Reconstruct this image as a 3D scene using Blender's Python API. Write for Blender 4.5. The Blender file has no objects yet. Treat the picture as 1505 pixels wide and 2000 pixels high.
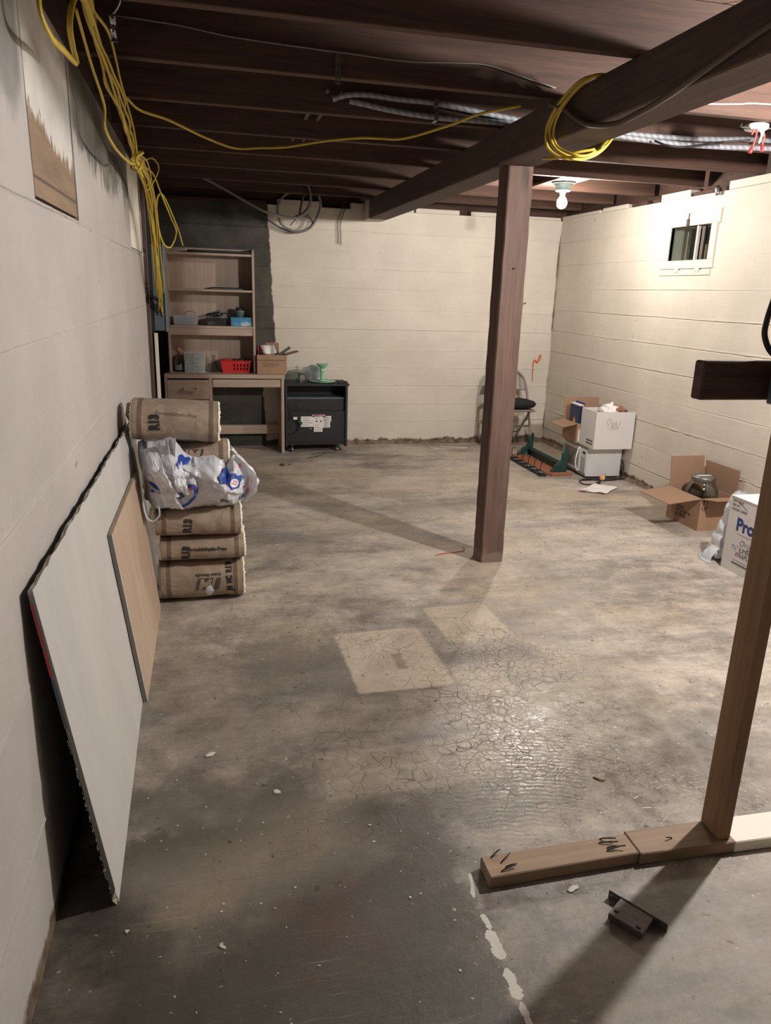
import bpy, bmesh, math, random
from mathutils import Vector, Matrix, noise
random.seed(7)
PI = math.pi
C = bpy.context.scene.collection
S = bpy.context.scene

# ------------------------------------------------------------------ camera, world, exposure
cam_d = bpy.data.cameras.new('camera'); cam = bpy.data.objects.new('camera', cam_d); C.objects.link(cam)
S.camera = cam
cam_d.sensor_fit = 'HORIZONTAL'; cam_d.sensor_width = 36.0
cam_d.lens = 36.0 * 1450.0 / 1505.0
cam_d.clip_start = 0.02
PITCH, YAW, ROLL = 0.28855855, 0.23883811, 0.0323656
def cam_matrix():
    cy, sy, cp, sp = math.cos(YAW), math.sin(YAW), math.cos(PITCH), math.sin(PITCH)
    f = Vector((sy * cp, cy * cp, -sp)); rt = Vector((cy, -sy, 0)); up = rt.cross(f)
    cr, sr = math.cos(ROLL), math.sin(ROLL)
    r2 = rt * cr + up * sr; u2 = up * cr - rt * sr
    m = Matrix((r2, u2, -f)).transposed().to_4x4()
    m.translation = Vector((0, 0, 1.55))
    return m
cam.matrix_world = cam_matrix()

w = bpy.data.worlds.new('world'); S.world = w; w.use_nodes = True
w.node_tree.nodes['Background'].inputs[0].default_value = (0.02, 0.025, 0.035, 1)   # night outside the little window
w.node_tree.nodes['Background'].inputs[1].default_value = 0.3
S.view_settings.view_transform = 'Standard'; S.view_settings.look = 'None'
S.view_settings.exposure = 0.0; S.view_settings.gamma = 1.0; S.view_settings.use_curve_mapping = False

BULB_NEAR = (2.66, 2.33); BULB_FAR = (2.64, 5.56); BULB_POWER = (2900.0, 960.0)
BULB_COLOR = ((1.0, 0.955, 0.905), (1.0, 0.925, 0.83))      # near, far

# ------------------------------------------------------------------ helpers
def lin(h):
    if isinstance(h, (tuple, list)): return tuple(h[:3]) + (1,)
    h = h.lstrip('#'); o = []
    for i in (0, 2, 4):
        c = int(h[i:i + 2], 16) / 255
        o.append(c / 12.92 if c <= 0.04045 else ((c + 0.055) / 1.055) ** 2.4)
    return tuple(o) + (1,)

class NT:
    """small node-tree writer"""
    def __init__(s, name):
        s.m = bpy.data.materials.new(name); s.m.use_nodes = True
        s.t = s.m.node_tree; s.n = s.t.nodes; s.l = s.t.links
        s.b = s.n['Principled BSDF']; s.out = s.n['Material Output']
        s._co = None
    def set(s, sock, v):
        if hasattr(v, 'is_linked') or isinstance(v, bpy.types.NodeSocket): s.l.new(v, sock)
        else: sock.default_value = v
    def co(s):
        if s._co is None: s._co = s.n.new('ShaderNodeTexCoord').outputs['Object']
        return s._co
    def mapping(s, scale=(1, 1, 1), rot=(0, 0, 0), loc=(0, 0, 0), v=None):
        n = s.n.new('ShaderNodeMapping'); s.l.new(v or s.co(), n.inputs[0])
        n.inputs['Scale'].default_value = scale; n.inputs['Rotation'].default_value = rot; n.inputs['Location'].default_value = loc
        return n.outputs[0]
    def noise(s, scale, detail=4, rough=0.55, v=None, dist=0.0, color=False):
        n = s.n.new('ShaderNodeTexNoise'); s.l.new(v or s.co(), n.inputs['Vector'])
        n.inputs['Scale'].default_value = scale; n.inputs['Detail'].default_value = detail
        n.inputs['Roughness'].default_value = rough; n.inputs['Distortion'].default_value = dist
        return n.outputs['Color' if color else 'Fac']
    def voronoi(s, scale, v=None, feature='DISTANCE_TO_EDGE'):
        n = s.n.new('ShaderNodeTexVoronoi'); n.feature = feature
        s.l.new(v or s.co(), n.inputs['Vector']); n.inputs['Scale'].default_value = scale
        return n.outputs['Distance']
    def wave(s, scale, dist=2.0, detail=2, dscale=1.0, v=None, direction='X', kind='BANDS'):
        n = s.n.new('ShaderNodeTexWave'); n.wave_type = kind
        if kind == 'BANDS': n.bands_direction = direction
        else: n.rings_direction = direction
        s.l.new(v or s.co(), n.inputs['Vector'])
        n.inputs['Scale'].default_value = scale; n.inputs['Distortion'].default_value = dist
        n.inputs['Detail'].default_value = detail; n.inputs['Detail Scale'].default_value = dscale
        return n.outputs['Fac']
    def math(s, op, a, b=0.0, clamp=False):
        n = s.n.new('ShaderNodeMath'); n.operation = op; n.use_clamp = clamp
        s.set(n.inputs[0], a); s.set(n.inputs[1], b)
        return n.outputs[0]
    def rng(s, v, a, b, c=0.0, d=1.0):
        n = s.n.new('ShaderNodeMapRange'); s.set(n.inputs[0], v)
        for i, q in enumerate((a, b, c, d)): n.inputs[i + 1].default_value = q
        return n.outputs[0]
    def mix(s, f, a, b, mode='MIX'):
        n = s.n.new('ShaderNodeMix'); n.data_type = 'RGBA'; n.blend_type = mode
        s.set(n.inputs['Factor'], f)
        for i, q in ((6, a), (7, b)):
            if isinstance(q, (str, tuple)): n.inputs[i].default_value = lin(q)
            else: s.l.new(q, n.inputs[i])
        return n.outputs[2]
    def ramp(s, f, stops):
        n = s.n.new('ShaderNodeValToRGB'); s.l.new(f, n.inputs[0]); e = n.color_ramp.elements
        while len(e) < len(stops): e.new(0.5)
        for i, (p, c) in enumerate(stops): e[i].position = p; e[i].color = lin(c)
        return n.outputs[0]
    def xyz(s, v=None):
        n = s.n.new('ShaderNodeSeparateXYZ'); s.l.new(v or s.co(), n.inputs[0]); return n.outputs
    def bump(s, h, strength=0.3, dist=0.01, chain=None):
        n = s.n.new('ShaderNodeBump'); s.l.new(h, n.inputs['Height'])
        n.inputs['Strength'].default_value = strength; n.inputs['Distance'].default_value = dist
        if chain is not None: s.l.new(chain, n.inputs['Normal'])
        return n.outputs[0]
    def fin(s, color=None, rough=0.6, normal=None, metal=0.0, spec=None, **kw):
        b = s.b
        if color is not None:
            if isinstance(color, (str, tuple)): b.inputs['Base Color'].default_value = lin(color)
            else: s.l.new(color, b.inputs['Base Color'])
        s.set(b.inputs['Roughness'], rough); b.inputs['Metallic'].default_value = metal
        if spec is not None: b.inputs['Specular IOR Level'].default_value = spec
        if normal is not None: s.l.new(normal, b.inputs['Normal'])
        for k, v in kw.items(): b.inputs[k].default_value = v
        return s.m

def plain(name, color, rough=0.5, var=0.12, scale=8.0, metal=0.0, bump=0.0, bscale=60, **kw):
    t = NT(name); c = lin(color)
    dark = tuple(x * (1 - var) for x in c[:3]); lite = tuple(min(1, x * (1 + var)) for x in c[:3])
    col = t.mix(t.noise(scale, 4), dark, lite)
    nrm = t.bump(t.noise(bscale, 3), bump, 0.004) if bump else None
    return t.fin(col, rough, nrm, metal, **kw)

def wood(name, dark, light, axis=0, scale=1.0, rough=0.7, bump=0.25, knots=True, extra=None, rot=None):
    t = NT(name)
    if rot: t._co = t.mapping(rot=rot)
    sc = [14, 14, 14]; sc[axis] = 0.9
    v = t.mapping(tuple(q * scale for q in sc))
    g = t.noise(1.6, 6, 0.6, v, 0.6)
    sc2 = [60, 60, 60]; sc2[axis] = 2.0
    f = t.noise(2.2, 3, 0.6, t.mapping(tuple(q * scale for q in sc2)))
    big = t.noise(1.3, 3)
    fine = t.noise(3.0, 4, 0.7, t.mapping(tuple(q * 3.2 * scale if i != axis else 4.0 for i, q in enumerate(sc2))))
    a = t.math('ADD', t.math('MULTIPLY', g, 0.45), t.math('ADD', t.math('MULTIPLY', f, 0.28), t.math('ADD', t.math('MULTIPLY', big, 0.17), t.math('MULTIPLY', fine, 0.15))))
    col = t.ramp(a, [(0.36, dark), (0.68, light)])
    if knots:
        k = t.voronoi(2.6 * scale, t.mapping(tuple((0.45 if i == axis else 1.6) for i in range(3))), 'F1')
        col = t.mix(t.rng(k, 0.05, 0.11, 0.75, 0.0), col, tuple(x * 0.35 for x in lin(dark)[:3]))
    if extra: col = extra(t, col)
    return t.fin(col, rough, t.bump(a, bump, 0.006))

def link(name, me, mat=None, parent=None, smooth=False):
    o = bpy.data.objects.new(name, me); C.objects.link(o)
    if mat is not None:
        for m in (mat if isinstance(mat, (list, tuple)) else [mat]): me.materials.append(m)
    if parent is not None: o.parent = parent
    if smooth: me.shade_smooth()
    return o
def from_bm(name, bm, mat=None, parent=None, smooth=False, recalc=True):
    if recalc: bmesh.ops.recalc_face_normals(bm, faces=bm.faces)
    me = bpy.data.meshes.new(name); bm.to_mesh(me); bm.free()
    return link(name, me, mat, parent, smooth)
def from_pd(name, vs, fs, mat=None, parent=None, smooth=False, recalc=False):
    me = bpy.data.meshes.new(name); me.from_pydata([tuple(v) for v in vs], [], fs); me.update()
    if recalc:
        bm = bmesh.new(); bm.from_mesh(me); bmesh.ops.recalc_face_normals(bm, faces=bm.faces); bm.to_mesh(me); bm.free()
    return link(name, me, mat, parent, smooth)

def tag(o, label=None, cat=None, group=None, kind=None):
    if label: o['label'] = label
    if cat: o['category'] = cat
    if group: o['group'] = group
    if kind: o['kind'] = kind
    return o
def thing(name, label, cat, loc=(0, 0, 0), rot=(0, 0, 0), group=None):
    o = bpy.data.objects.new(name, None); C.objects.link(o)
    o.location = loc; o.rotation_euler = rot; o.empty_display_size = 0.05
    return tag(o, label, cat, group)

def abox(bm, x0, y0, z0, x1, y1, z1, M=None, bev=0.0, seg=1):
    r = bmesh.ops.create_cube(bm, size=1.0)
    vs = r['verts']
    for v in vs:
        v.co = Vector(((x0 + x1) / 2 + v.co.x * (x1 - x0), (y0 + y1) / 2 + v.co.y * (y1 - y0), (z0 + z1) / 2 + v.co.z * (z1 - z0)))
    if bev > 0:
        es = list({e for v in vs for e in v.link_edges})
        res = bmesh.ops.bevel(bm, geom=es, offset=bev, segments=seg, affect='EDGES', profile=0.5)
        vs = list({v for f in res['faces'] for v in f.verts} | {v for v in vs if v.is_valid})
    if M is not None:
        for v in vs: v.co = M @ v.co
    return vs
def box(name, x0, y0, z0, x1, y1, z1, mat=None, parent=None, bev=0.0, seg=1, M=None):
    bm = bmesh.new(); abox(bm, x0, y0, z0, x1, y1, z1, M, bev, seg)
    return from_bm(name, bm, mat, parent)
def boxes(name, lst, mat=None, parent=None, bev=0.0):
    bm = bmesh.new()
    for b in lst: abox(bm, *b, bev=bev)
    return from_bm(name, bm, mat, parent)

def spline(pts, n=8):
    P = [Vector(p) for p in pts]
    if len(P) < 3: return [P[0].lerp(P[-1], i / n) for i in range(n + 1)]
    P = [P[0] * 2 - P[1]] + P + [P[-1] * 2 - P[-2]]
    out = []
    for i in range(1, len(P) - 2):
        a, b, c, d = P[i - 1:i + 3]
        for k in range(n):
            t = k / n
            out.append(0.5 * ((2 * b) + (c - a) * t + (2 * a - 5 * b + 4 * c - d) * t * t + (3 * b - a - 3 * c + d) * t ** 3))
    out.append(P[-2]); return out
def atube(bm, pts, r, sides=8, flat=1.0, closed=False):
    rr = r if callable(r) else (lambda t: r)
    n = len(pts); T = []
    for i in range(n):
        a = pts[(i - 1) % n] if (closed or i > 0) else pts[0]
        b = pts[(i + 1) % n] if (closed or i < n - 1) else pts[-1]
        d = (b - a); T.append(d.normalized() if d.length > 1e-9 else Vector((0, 0, 1)))
    up = Vector((0, 0, 1)) if abs(T[0].z) < 0.9 else Vector((1, 0, 0))
    N = (up - T[0] * up.dot(T[0])).normalized(); rings = []
    for i in range(n):
        N = (N - T[i] * N.dot(T[i]))
        N = N.normalized() if N.length > 1e-6 else T[i].orthogonal().normalized()
        B = T[i].cross(N); q = rr(i / max(1, n - 1))
        rings.append([bm.verts.new(pts[i] + N * math.cos(2 * PI * k / sides) * q + B * math.sin(2 * PI * k / sides) * q * flat) for k in range(sides)])
    for i in range(n if closed else n - 1):
        a, b = rings[i], rings[(i + 1) % n]
        for k in range(sides): bm.faces.new((a[k], a[(k + 1) % sides], b[(k + 1) % sides], b[k]))
    if not closed:
        bm.faces.new(rings[0][::-1]); bm.faces.new(rings[-1])
def tube(name, pts, r, mat=None, parent=None, sides=8, n=8, flat=1.0, closed=False):
    bm = bmesh.new(); atube(bm, spline(pts, n) if n else [Vector(p) for p in pts], r, sides, flat, closed)
    return from_bm(name, bm, mat, parent, True)
def alathe(bm, prof, seg=32, M=None, cap=True, sy=1.0):
    rings = []
    for (r, z) in prof:
        if r < 1e-6: rings.append([bm.verts.new((0, 0, z))])
        else: rings.append([bm.verts.new((r * math.cos(2 * PI * k / seg), sy * r * math.sin(2 * PI * k / seg), z)) for k in range(seg)])
    for a, b in zip(rings, rings[1:]):
        if len(a) == 1 and len(b) == 1: continue
        for k in range(seg):
            j = (k + 1) % seg
            if len(a) == 1: bm.faces.new((a[0], b[j], b[k]))
            elif len(b) == 1: bm.faces.new((a[k], a[j], b[0]))
            else: bm.faces.new((a[k], a[j], b[j], b[k]))
    if cap:
        if len(rings[0]) > 1: bm.faces.new(rings[0][::-1])
        if len(rings[-1]) > 1: bm.faces.new(rings[-1])
    if M is not None:
        for q in rings:
            for v in q: v.co = M @ v.co
def lathe(name, prof, mat=None, parent=None, seg=32, M=None, cap=True, sy=1.0):
    bm = bmesh.new(); alathe(bm, prof, seg, M, cap, sy)
    return from_bm(name, bm, mat, parent, True)
def slab(name, front, thick, mat=None, parent=None, bev=0.0):
    bm = bmesh.new(); t = Vector(thick); n = len(front)
    a = [bm.verts.new(Vector(p)) for p in front]; b = [bm.verts.new(Vector(p) + t) for p in front]
    bm.faces.new(a); bm.faces.new(b[::-1])
    for i in range(n): bm.faces.new((a[i], b[i], b[(i + 1) % n], a[(i + 1) % n]))
    if bev: bmesh.ops.bevel(bm, geom=list(bm.edges), offset=bev, segments=1, affect='EDGES')
    return from_bm(name, bm, mat, parent)
def TR(loc=(0, 0, 0), rx=0, ry=0, rz=0, sc=None):
    m = Matrix.Translation(loc) @ Matrix.Rotation(rz, 4, 'Z') @ Matrix.Rotation(ry, 4, 'Y') @ Matrix.Rotation(rx, 4, 'X')
    if sc: m = m @ Matrix.Diagonal((*sc, 1))
    return m
def frame(o, ex, ey, ez):
    """matrix from origin and three column vectors"""
    m = Matrix((Vector(ex), Vector(ey), Vector(ez))).transposed().to_4x4(); m.translation = Vector(o); return m

def text(name, body, size, fn, mat, parent=None, weight=0.0, cut=0.0, align='LEFT', shear=0.0, sx=1.0):
    """flat lettering: text laid out in (u, v) and mapped onto a surface by fn(u, v)"""
    cu = bpy.data.curves.new('lettering', 'FONT'); cu.body = body; cu.size = size; cu.offset = weight
    cu.align_x = align; cu.align_y = 'CENTER'; cu.shear = shear; cu.resolution_u = 3; cu.fill_mode = 'FRONT'
    o = bpy.data.objects.new('lettering', cu); C.objects.link(o)
    dg = bpy.context.evaluated_depsgraph_get()
    me = bpy.data.meshes.new_from_object(o.evaluated_get(dg)); bpy.data.objects.remove(o); bpy.data.curves.remove(cu)
    bm = bmesh.new(); bm.from_mesh(me); bpy.data.meshes.remove(me)
    if cut:
        us = [v.co.x for v in bm.verts]; vs = [v.co.y for v in bm.verts]
        for ax, lo, hi in ((0, min(us), max(us)), (1, min(vs), max(vs))):
            p = lo + cut
            while p < hi:
                no = Vector((1, 0, 0)) if ax == 0 else Vector((0, 1, 0))
                bmesh.ops.bisect_plane(bm, geom=bm.verts[:] + bm.edges[:] + bm.faces[:], plane_co=no * p, plane_no=no)
                p += cut
    for v in bm.verts: v.co = Vector(fn(v.co.x * sx, v.co.y))
    return from_bm(name, bm, mat, parent, recalc=False)
def patch(name, poly, fn, mat, parent=None, cut=0.0):
    """flat print with a given outline, mapped by fn(u, v)"""
    bm = bmesh.new(); bm.faces.new([bm.verts.new((u, v, 0)) for u, v in poly])
    if cut:
        us = [p[0] for p in poly]; vs = [p[1] for p in poly]
        for ax, lo, hi in ((0, min(us), max(us)), (1, min(vs), max(vs))):
            p = lo + cut
            while p < hi:
                no = Vector((1, 0, 0)) if ax == 0 else Vector((0, 1, 0))
                bmesh.ops.bisect_plane(bm, geom=bm.verts[:] + bm.edges[:] + bm.faces[:], plane_co=no * p, plane_no=no)
                p += cut
    for v in bm.verts: v.co = Vector(fn(v.co.x, v.co.y))
    return from_bm(name, bm, mat, parent, recalc=False)
def nz(x, y, z=0.0): return noise.noise(Vector((x, y, z)))

# ------------------------------------------------------------------ materials
def m_wall(name, paint, axis, unpainted=None, warm=None):
    t = NT(name); x = t.xyz(); z = x[2]
    sc = [9, 9, 9]; sc[axis] = 0.8; 
    streak = t.noise(3.0, 5, 0.6, t.mapping(tuple(sc)))
    blot = t.noise(2.2, 5, 0.6)
    c = lin(paint)
    col = t.mix(t.rng(blot, 0.3, 0.7), tuple(q * 0.90 for q in c[:3]), tuple(min(1, q * 1.05) for q in c[:3]))
    col = t.mix(t.rng(streak, 0.50, 0.8, 0, 0.25), col, tuple(q * 0.80 for q in c[:3]))
    chips = t.math('MULTIPLY', t.rng(t.noise(30, 3), 0.70, 0.74), t.rng(t.noise(3.1, 2), 0.52, 0.62))
    col = t.mix(chips, col, '#6b6054')
    wob = t.math('MULTIPLY', t.math('SUBTRACT', t.noise(9, 6, 0.65), 0.5), 0.16)
    base = t.rng(t.math('SUBTRACT', z, wob), 0.045, 0.065, 1, 0)       # bare dirty footing
    col = t.mix(base, col, t.ramp(t.noise(14, 5), [(0.35, '#4a3d2f'), (0.7, '#80705c')]))
    if unpainted: col = unpainted(t, col, x, wob)
    h = t.math('ADD', t.math('MULTIPLY', t.noise(55, 5, 0.6), 0.5), t.math('MULTIPLY', streak, 0.9))
    return t.fin(col, 0.62, t.bump(h, 0.35, 0.006), spec=0.3)

DARK_CON = [(0.3, '#2f2d29'), (0.7, '#55524a')]
def unp_back(t, col, x, wob):
    edge = t.math('ADD', t.math('ADD', 0.605, t.math('MULTIPLY', t.math('SUBTRACT', 2.3, x[2]), 0.05)), t.math('MULTIPLY', wob, 0.35))
    low = t.rng(x[2], 0.955, 0.945)                                     # lower down the paint starts further left
    edge = t.math('SUBTRACT', edge, t.math('MULTIPLY', low, 0.15))
    m = t.rng(t.math('SUBTRACT', x[0], edge), -0.006, 0.006, 1, 0)
    return t.mix(m, col, t.ramp(t.noise(3.5, 6, 0.6), DARK_CON))
def unp_left(t, col, x, wob):
    n = t.math('MULTIPLY', t.math('SUBTRACT', t.noise(3.2, 4), 0.5), 0.5)
    drip = t.math('MULTIPLY', t.math('SUBTRACT', t.noise(2.0, 4, 0.7, t.mapping((1, 9, 1.2))), 0.5), 0.35)
    line = t.math('ADD', 2.0, t.math('ADD', n, drip))                   # the roller stopped here
    m = t.math('MULTIPLY', t.rng(t.math('SUBTRACT', x[2], line), -0.02, 0.03), t.rng(x[1], 3.0, 3.06))
    m2 = t.math('MULTIPLY', t.rng(t.math('SUBTRACT', x[2], t.math('ADD', 1.93, n)), -0.03, 0.06), t.rng(x[1], 2.24, 2.2))
    col = t.mix(t.math('MULTIPLY', m, 0.95), col, t.ramp(t.noise(5, 6, 0.65), [(0.3, '#55534d'), (0.7, '#7d7a72')]))
    return t.mix(t.math('MULTIPLY', m2, 0.8), col, t.ramp(t.noise(5, 6, 0.65), [(0.3, '#5d5d5b'), (0.7, '#85827c')]))
M = {}
M['wall_back'] = m_wall('cream_painted_concrete_back', '#d3cbbf', 0, unp_back)
M['wall_right'] = m_wall('cream_painted_concrete_right', '#d0c7ba', 1)
M['wall_left'] = m_wall('white_painted_concrete_left', '#b0aaa6', 1, unp_left)
M['bare_concrete'] = (lambda t: t.fin(t.ramp(t.noise(3.5, 6, 0.6), DARK_CON), 0.85, t.bump(t.noise(40, 5), 0.4, 0.006)))(NT('bare_dark_concrete'))

def m_floor():
    t = NT('stained_concrete_floor'); co = t.co(); x = t.xyz()
    warp = t.noise(5, 3, color=True)
    n1 = t.noise(1.1, 10, 0.70)
    n2 = t.noise(1.5, 10, 0.74, t.mapping((0.8, 3.0, 1), rot=(0, 0, 0.12)))
    n3 = t.noise(8, 9, 0.74)
    n4 = t.noise(38, 6, 0.75)
    a = t.math('ADD', t.math('MULTIPLY', n1, 0.34), t.math('ADD', t.math('MULTIPLY', n2, 0.34), t.math('ADD', t.math('MULTIPLY', n3, 0.20), t.math('MULTIPLY', n4, 0.12))))
    col = t.ramp(a, [(0.37, '#574e45'), (0.44, '#837a70'), (0.50, '#a99f94'), (0.57, '#c6bbad'), (0.65, '#d8cec1')])
    col = t.mix(t.rng(t.noise(0.9, 5, 0.6), 0.50, 0.64, 0, 0.5), col, '#b8a588')
    col = t.mix(t.rng(t.noise(1.5, 6, 0.65, v=t.mapping((1, 1.6, 1), loc=(3, 1, 0))), 0.54, 0.66, 0, 0.45), col, '#85858a')
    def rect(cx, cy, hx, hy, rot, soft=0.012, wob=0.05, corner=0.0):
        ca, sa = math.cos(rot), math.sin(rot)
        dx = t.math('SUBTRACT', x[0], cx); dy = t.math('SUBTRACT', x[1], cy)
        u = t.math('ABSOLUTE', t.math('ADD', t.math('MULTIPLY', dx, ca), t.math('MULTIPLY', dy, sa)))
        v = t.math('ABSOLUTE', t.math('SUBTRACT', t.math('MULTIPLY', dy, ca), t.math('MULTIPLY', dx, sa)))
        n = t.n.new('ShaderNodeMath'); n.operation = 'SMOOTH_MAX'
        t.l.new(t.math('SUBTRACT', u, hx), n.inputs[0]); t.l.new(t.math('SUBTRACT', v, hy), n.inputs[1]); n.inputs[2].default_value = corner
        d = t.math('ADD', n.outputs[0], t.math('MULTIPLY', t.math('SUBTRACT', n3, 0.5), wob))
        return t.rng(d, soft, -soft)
    # grime around old tile patches and dark bands; near floor darker, darkest left of painted line
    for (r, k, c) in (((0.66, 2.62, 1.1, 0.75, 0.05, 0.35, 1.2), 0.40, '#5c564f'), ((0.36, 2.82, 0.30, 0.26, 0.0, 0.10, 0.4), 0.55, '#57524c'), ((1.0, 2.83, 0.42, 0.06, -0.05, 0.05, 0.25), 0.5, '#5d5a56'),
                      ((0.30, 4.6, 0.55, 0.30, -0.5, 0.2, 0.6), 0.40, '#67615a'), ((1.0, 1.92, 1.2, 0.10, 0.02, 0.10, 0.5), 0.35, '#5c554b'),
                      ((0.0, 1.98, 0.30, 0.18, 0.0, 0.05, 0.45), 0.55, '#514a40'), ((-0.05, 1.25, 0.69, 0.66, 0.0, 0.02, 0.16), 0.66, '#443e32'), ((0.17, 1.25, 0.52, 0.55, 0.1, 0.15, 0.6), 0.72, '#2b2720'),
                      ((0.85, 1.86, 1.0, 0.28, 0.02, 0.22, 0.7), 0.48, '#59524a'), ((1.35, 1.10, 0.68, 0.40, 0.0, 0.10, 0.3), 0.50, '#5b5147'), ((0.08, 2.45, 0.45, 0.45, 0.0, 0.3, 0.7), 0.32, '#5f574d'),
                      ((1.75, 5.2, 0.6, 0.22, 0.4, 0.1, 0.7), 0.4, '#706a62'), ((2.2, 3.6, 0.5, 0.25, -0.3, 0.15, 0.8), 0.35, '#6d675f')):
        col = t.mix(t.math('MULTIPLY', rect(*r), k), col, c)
    tan = t.ramp(t.math('ADD', t.math('MULTIPLY', n3, 0.6), t.math('MULTIPLY', n4, 0.4)), [(0.3, '#9c9082'), (0.5, '#b8ab99'), (0.7, '#cdc0ae')])
    for (r, k) in (((0.745, 2.87, 0.205, 0.275, 0.03, 0.008, 0.06, 0.05), 0.84), ((1.205, 3.17, 0.165, 0.205, 0.05, 0.008, 0.05, 0.06), 0.88), ((1.08, 2.6, 0.11, 0.10, 0.1, 0.01, 0.08, 0.03), 0.5),
                   ((0.62, 2.10, 0.30, 0.13, 0.02, 0.01, 0.12), 0.30), ((2.62, 5.5, 0.27, 0.36, 0.35, 0.03, 0.12), 0.5), ((1.75, 5.9, 0.5, 0.30, 0.3, 0.08, 0.3), 0.4),
                   ((0.1, 1.74, 0.30, 0.14, 0.4, 0.08, 0.4), 0.30), ((1.33, 4.30, 0.26, 0.14, -0.9, 0.03, 0.25), 0.5), ((0.30, 4.95, 0.16, 0.12, 0.0, 0.01, 0.1), 0.25), ((0.55, 3.75, 0.13, 0.12, 0.0, 0.03, 0.3), 0.35)):  # the slanted patch by the post paints in the one-bulb tone of its shadow
        col = t.mix(t.math('MULTIPLY', rect(*r), k), col, tan)
    col = t.mix(t.math('MULTIPLY', rect(0.27, 1.48, 0.08, 0.10, 0.2, 0.07, 0.4), 0.35), col, '#5a3626')
    col = t.mix(t.math('MULTIPLY', rect(-0.09, 1.64, 0.10, 0.05, 0.1, 0.05, 0.3), 0.45), col, '#9a8d78')
    col = t.mix(t.math('MULTIPLY', rect(0.775, 2.83, 0.022, 0.07, 0.03, 0.01, 0.06), 0.6), col, '#6a6258')
    # craquelure
    wv = t.mix(0.07, co, warp, 'ADD')
    cr = t.math('MULTIPLY', t.rng(t.voronoi(18, wv), 0.008, 0.036, 1, 0), t.rng(t.noise(11, 3), 0.36, 0.48))
    cr2 = t.rng(t.voronoi(33, wv), 0.008, 0.045, 0.9, 0)
    crm = t.math('MULTIPLY', t.rng(t.noise(1.6, 5, v=t.mapping(loc=(7, 2, 0))), 0.38, 0.56), rect(0.95, 2.55, 0.65, 0.85, 0.1, 0.35, 1.0))
    crk = t.math('MAXIMUM', t.math('MULTIPLY', cr, crm), t.math('MULTIPLY', t.math('MULTIPLY', cr2, crm), t.rng(n1, 0.46, 0.56)))
    col = t.mix(t.math('MULTIPLY', crk, 0.8), col, '#453f38')
    big = t.rng(t.voronoi(1.5, t.mix(0.25, co, warp, 'ADD')), 0.001, 0.006, 1, 0)
    col = t.mix(t.math('MULTIPLY', t.math('MULTIPLY', big, t.rng(n1, 0.5, 0.6)), 0.5), col, '#4a443d')
    # light scratches, dark scuffs and paint spots
    sc = t.math('MULTIPLY', t.rng(t.noise(7.0, 4, 0.6, t.mapping((0.7, 26, 1), rot=(0, 0, 0.26), v=t.mix(0.05, co, warp, 'ADD'))), 0.62, 0.78), t.rng(n1, 0.42, 0.6))
    col = t.mix(t.math('MULTIPLY', sc, 0.40), col, '#cfc7ba')
    sd_ = t.rng(t.noise(4.0, 4, 0.6, t.mapping((1.4, 22, 1), rot=(0, 0, 0.1), loc=(2, 0, 0))), 0.60, 0.72)
    col = t.mix(t.math('MULTIPLY', sd_, 0.45), col, '#4f4840')
    sp = t.math('MULTIPLY', t.rng(t.noise(34, 3, 0.6), 0.68, 0.71), t.rng(t.noise(2.6, 3), 0.46, 0.58))
    col = t.mix(t.math('MULTIPLY', sp, 0.75), col, '#d8d2c8')
    ds = t.math('MULTIPLY', t.rng(t.noise(28, 3, 0.5, t.mapping(loc=(5, 5, 5))), 0.68, 0.71), 0.75)
    col = t.mix(ds, col, '#3d342b')
    # trowel arcs in the worn glossy area
    arc = t.wave(15, 6.0, 4, 1.3, t.mapping(loc=(-0.75, -1.0, 0)), 'Z', 'RINGS')
    gl = rect(1.15, 2.1, 0.55, 0.52, 0.2, 0.35, 0.9)
    rough = t.math('SUBTRACT', t.rng(n3, 0.3, 0.7, 0.44, 0.66), t.math('MULTIPLY', gl, t.rng(t.noise(20, 5, 0.7), 0.35, 0.65, 0.14, 0.46)))
    h = t.math('MULTIPLY', t.math('ADD', t.math('MULTIPLY', t.noise(30, 8, 0.72), 0.7), t.math('MULTIPLY', n3, 0.5)), t.rng(gl, 0, 1, 1.0, 0.35))
    h = t.math('ADD', h, t.math('MULTIPLY', t.math('MULTIPLY', arc, gl), t.rng(n1, 0.42, 0.6, 0.03, 0.22)))
    h = t.math('SUBTRACT', h, t.math('MULTIPLY', crk, 0.35))
    return t.fin(col, rough, t.bump(h, 0.38, 0.008), spec=0.6)
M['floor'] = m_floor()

M['joist'] = wood('old_brown_joist', '#291a14', '#583d30', 0, 0.8, 0.8, 0.35)
M['subfloor'] = wood('old_brown_subfloor', '#2c1e18', '#5f4536', 0, 0.8, 0.8, 0.3, rot=(0, 0, -PI / 4))
def beam_end(t, col):
    x = t.xyz(); m = t.rng(t.math('ADD', x[1], t.math('MULTIPLY', t.noise(14, 4), 0.05)), 7.33, 7.36)
    return t.mix(t.math('MULTIPLY', m, 0.8), col, '#d2c7b6')
M['beam'] = wood('old_brown_beam', '#382a25', '#5f4c42', 1, 0.8, 0.75, 0.3, extra=beam_end)
def post_foot(t, col):
    x = t.xyz(); m = t.rng(t.math('ADD', x[2], t.math('MULTIPLY', t.math('SUBTRACT', t.noise(25, 5, 0.65), 0.5), 0.14)), 0.075, 0.05)
    col = t.mix(t.math('MULTIPLY', m, 0.6), col, '#85776b')
    return t.mix(t.math('MULTIPLY', t.rng(t.noise(2.2, 3, v=t.mapping((3, 3, 1))), 0.45, 0.65), 0.5), col, '#6b5a50')
M['post'] = wood('reddish_brown_post', '#3a2a24', '#75594d', 2, 0.9, 0.75, 0.5, extra=post_foot)
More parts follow.
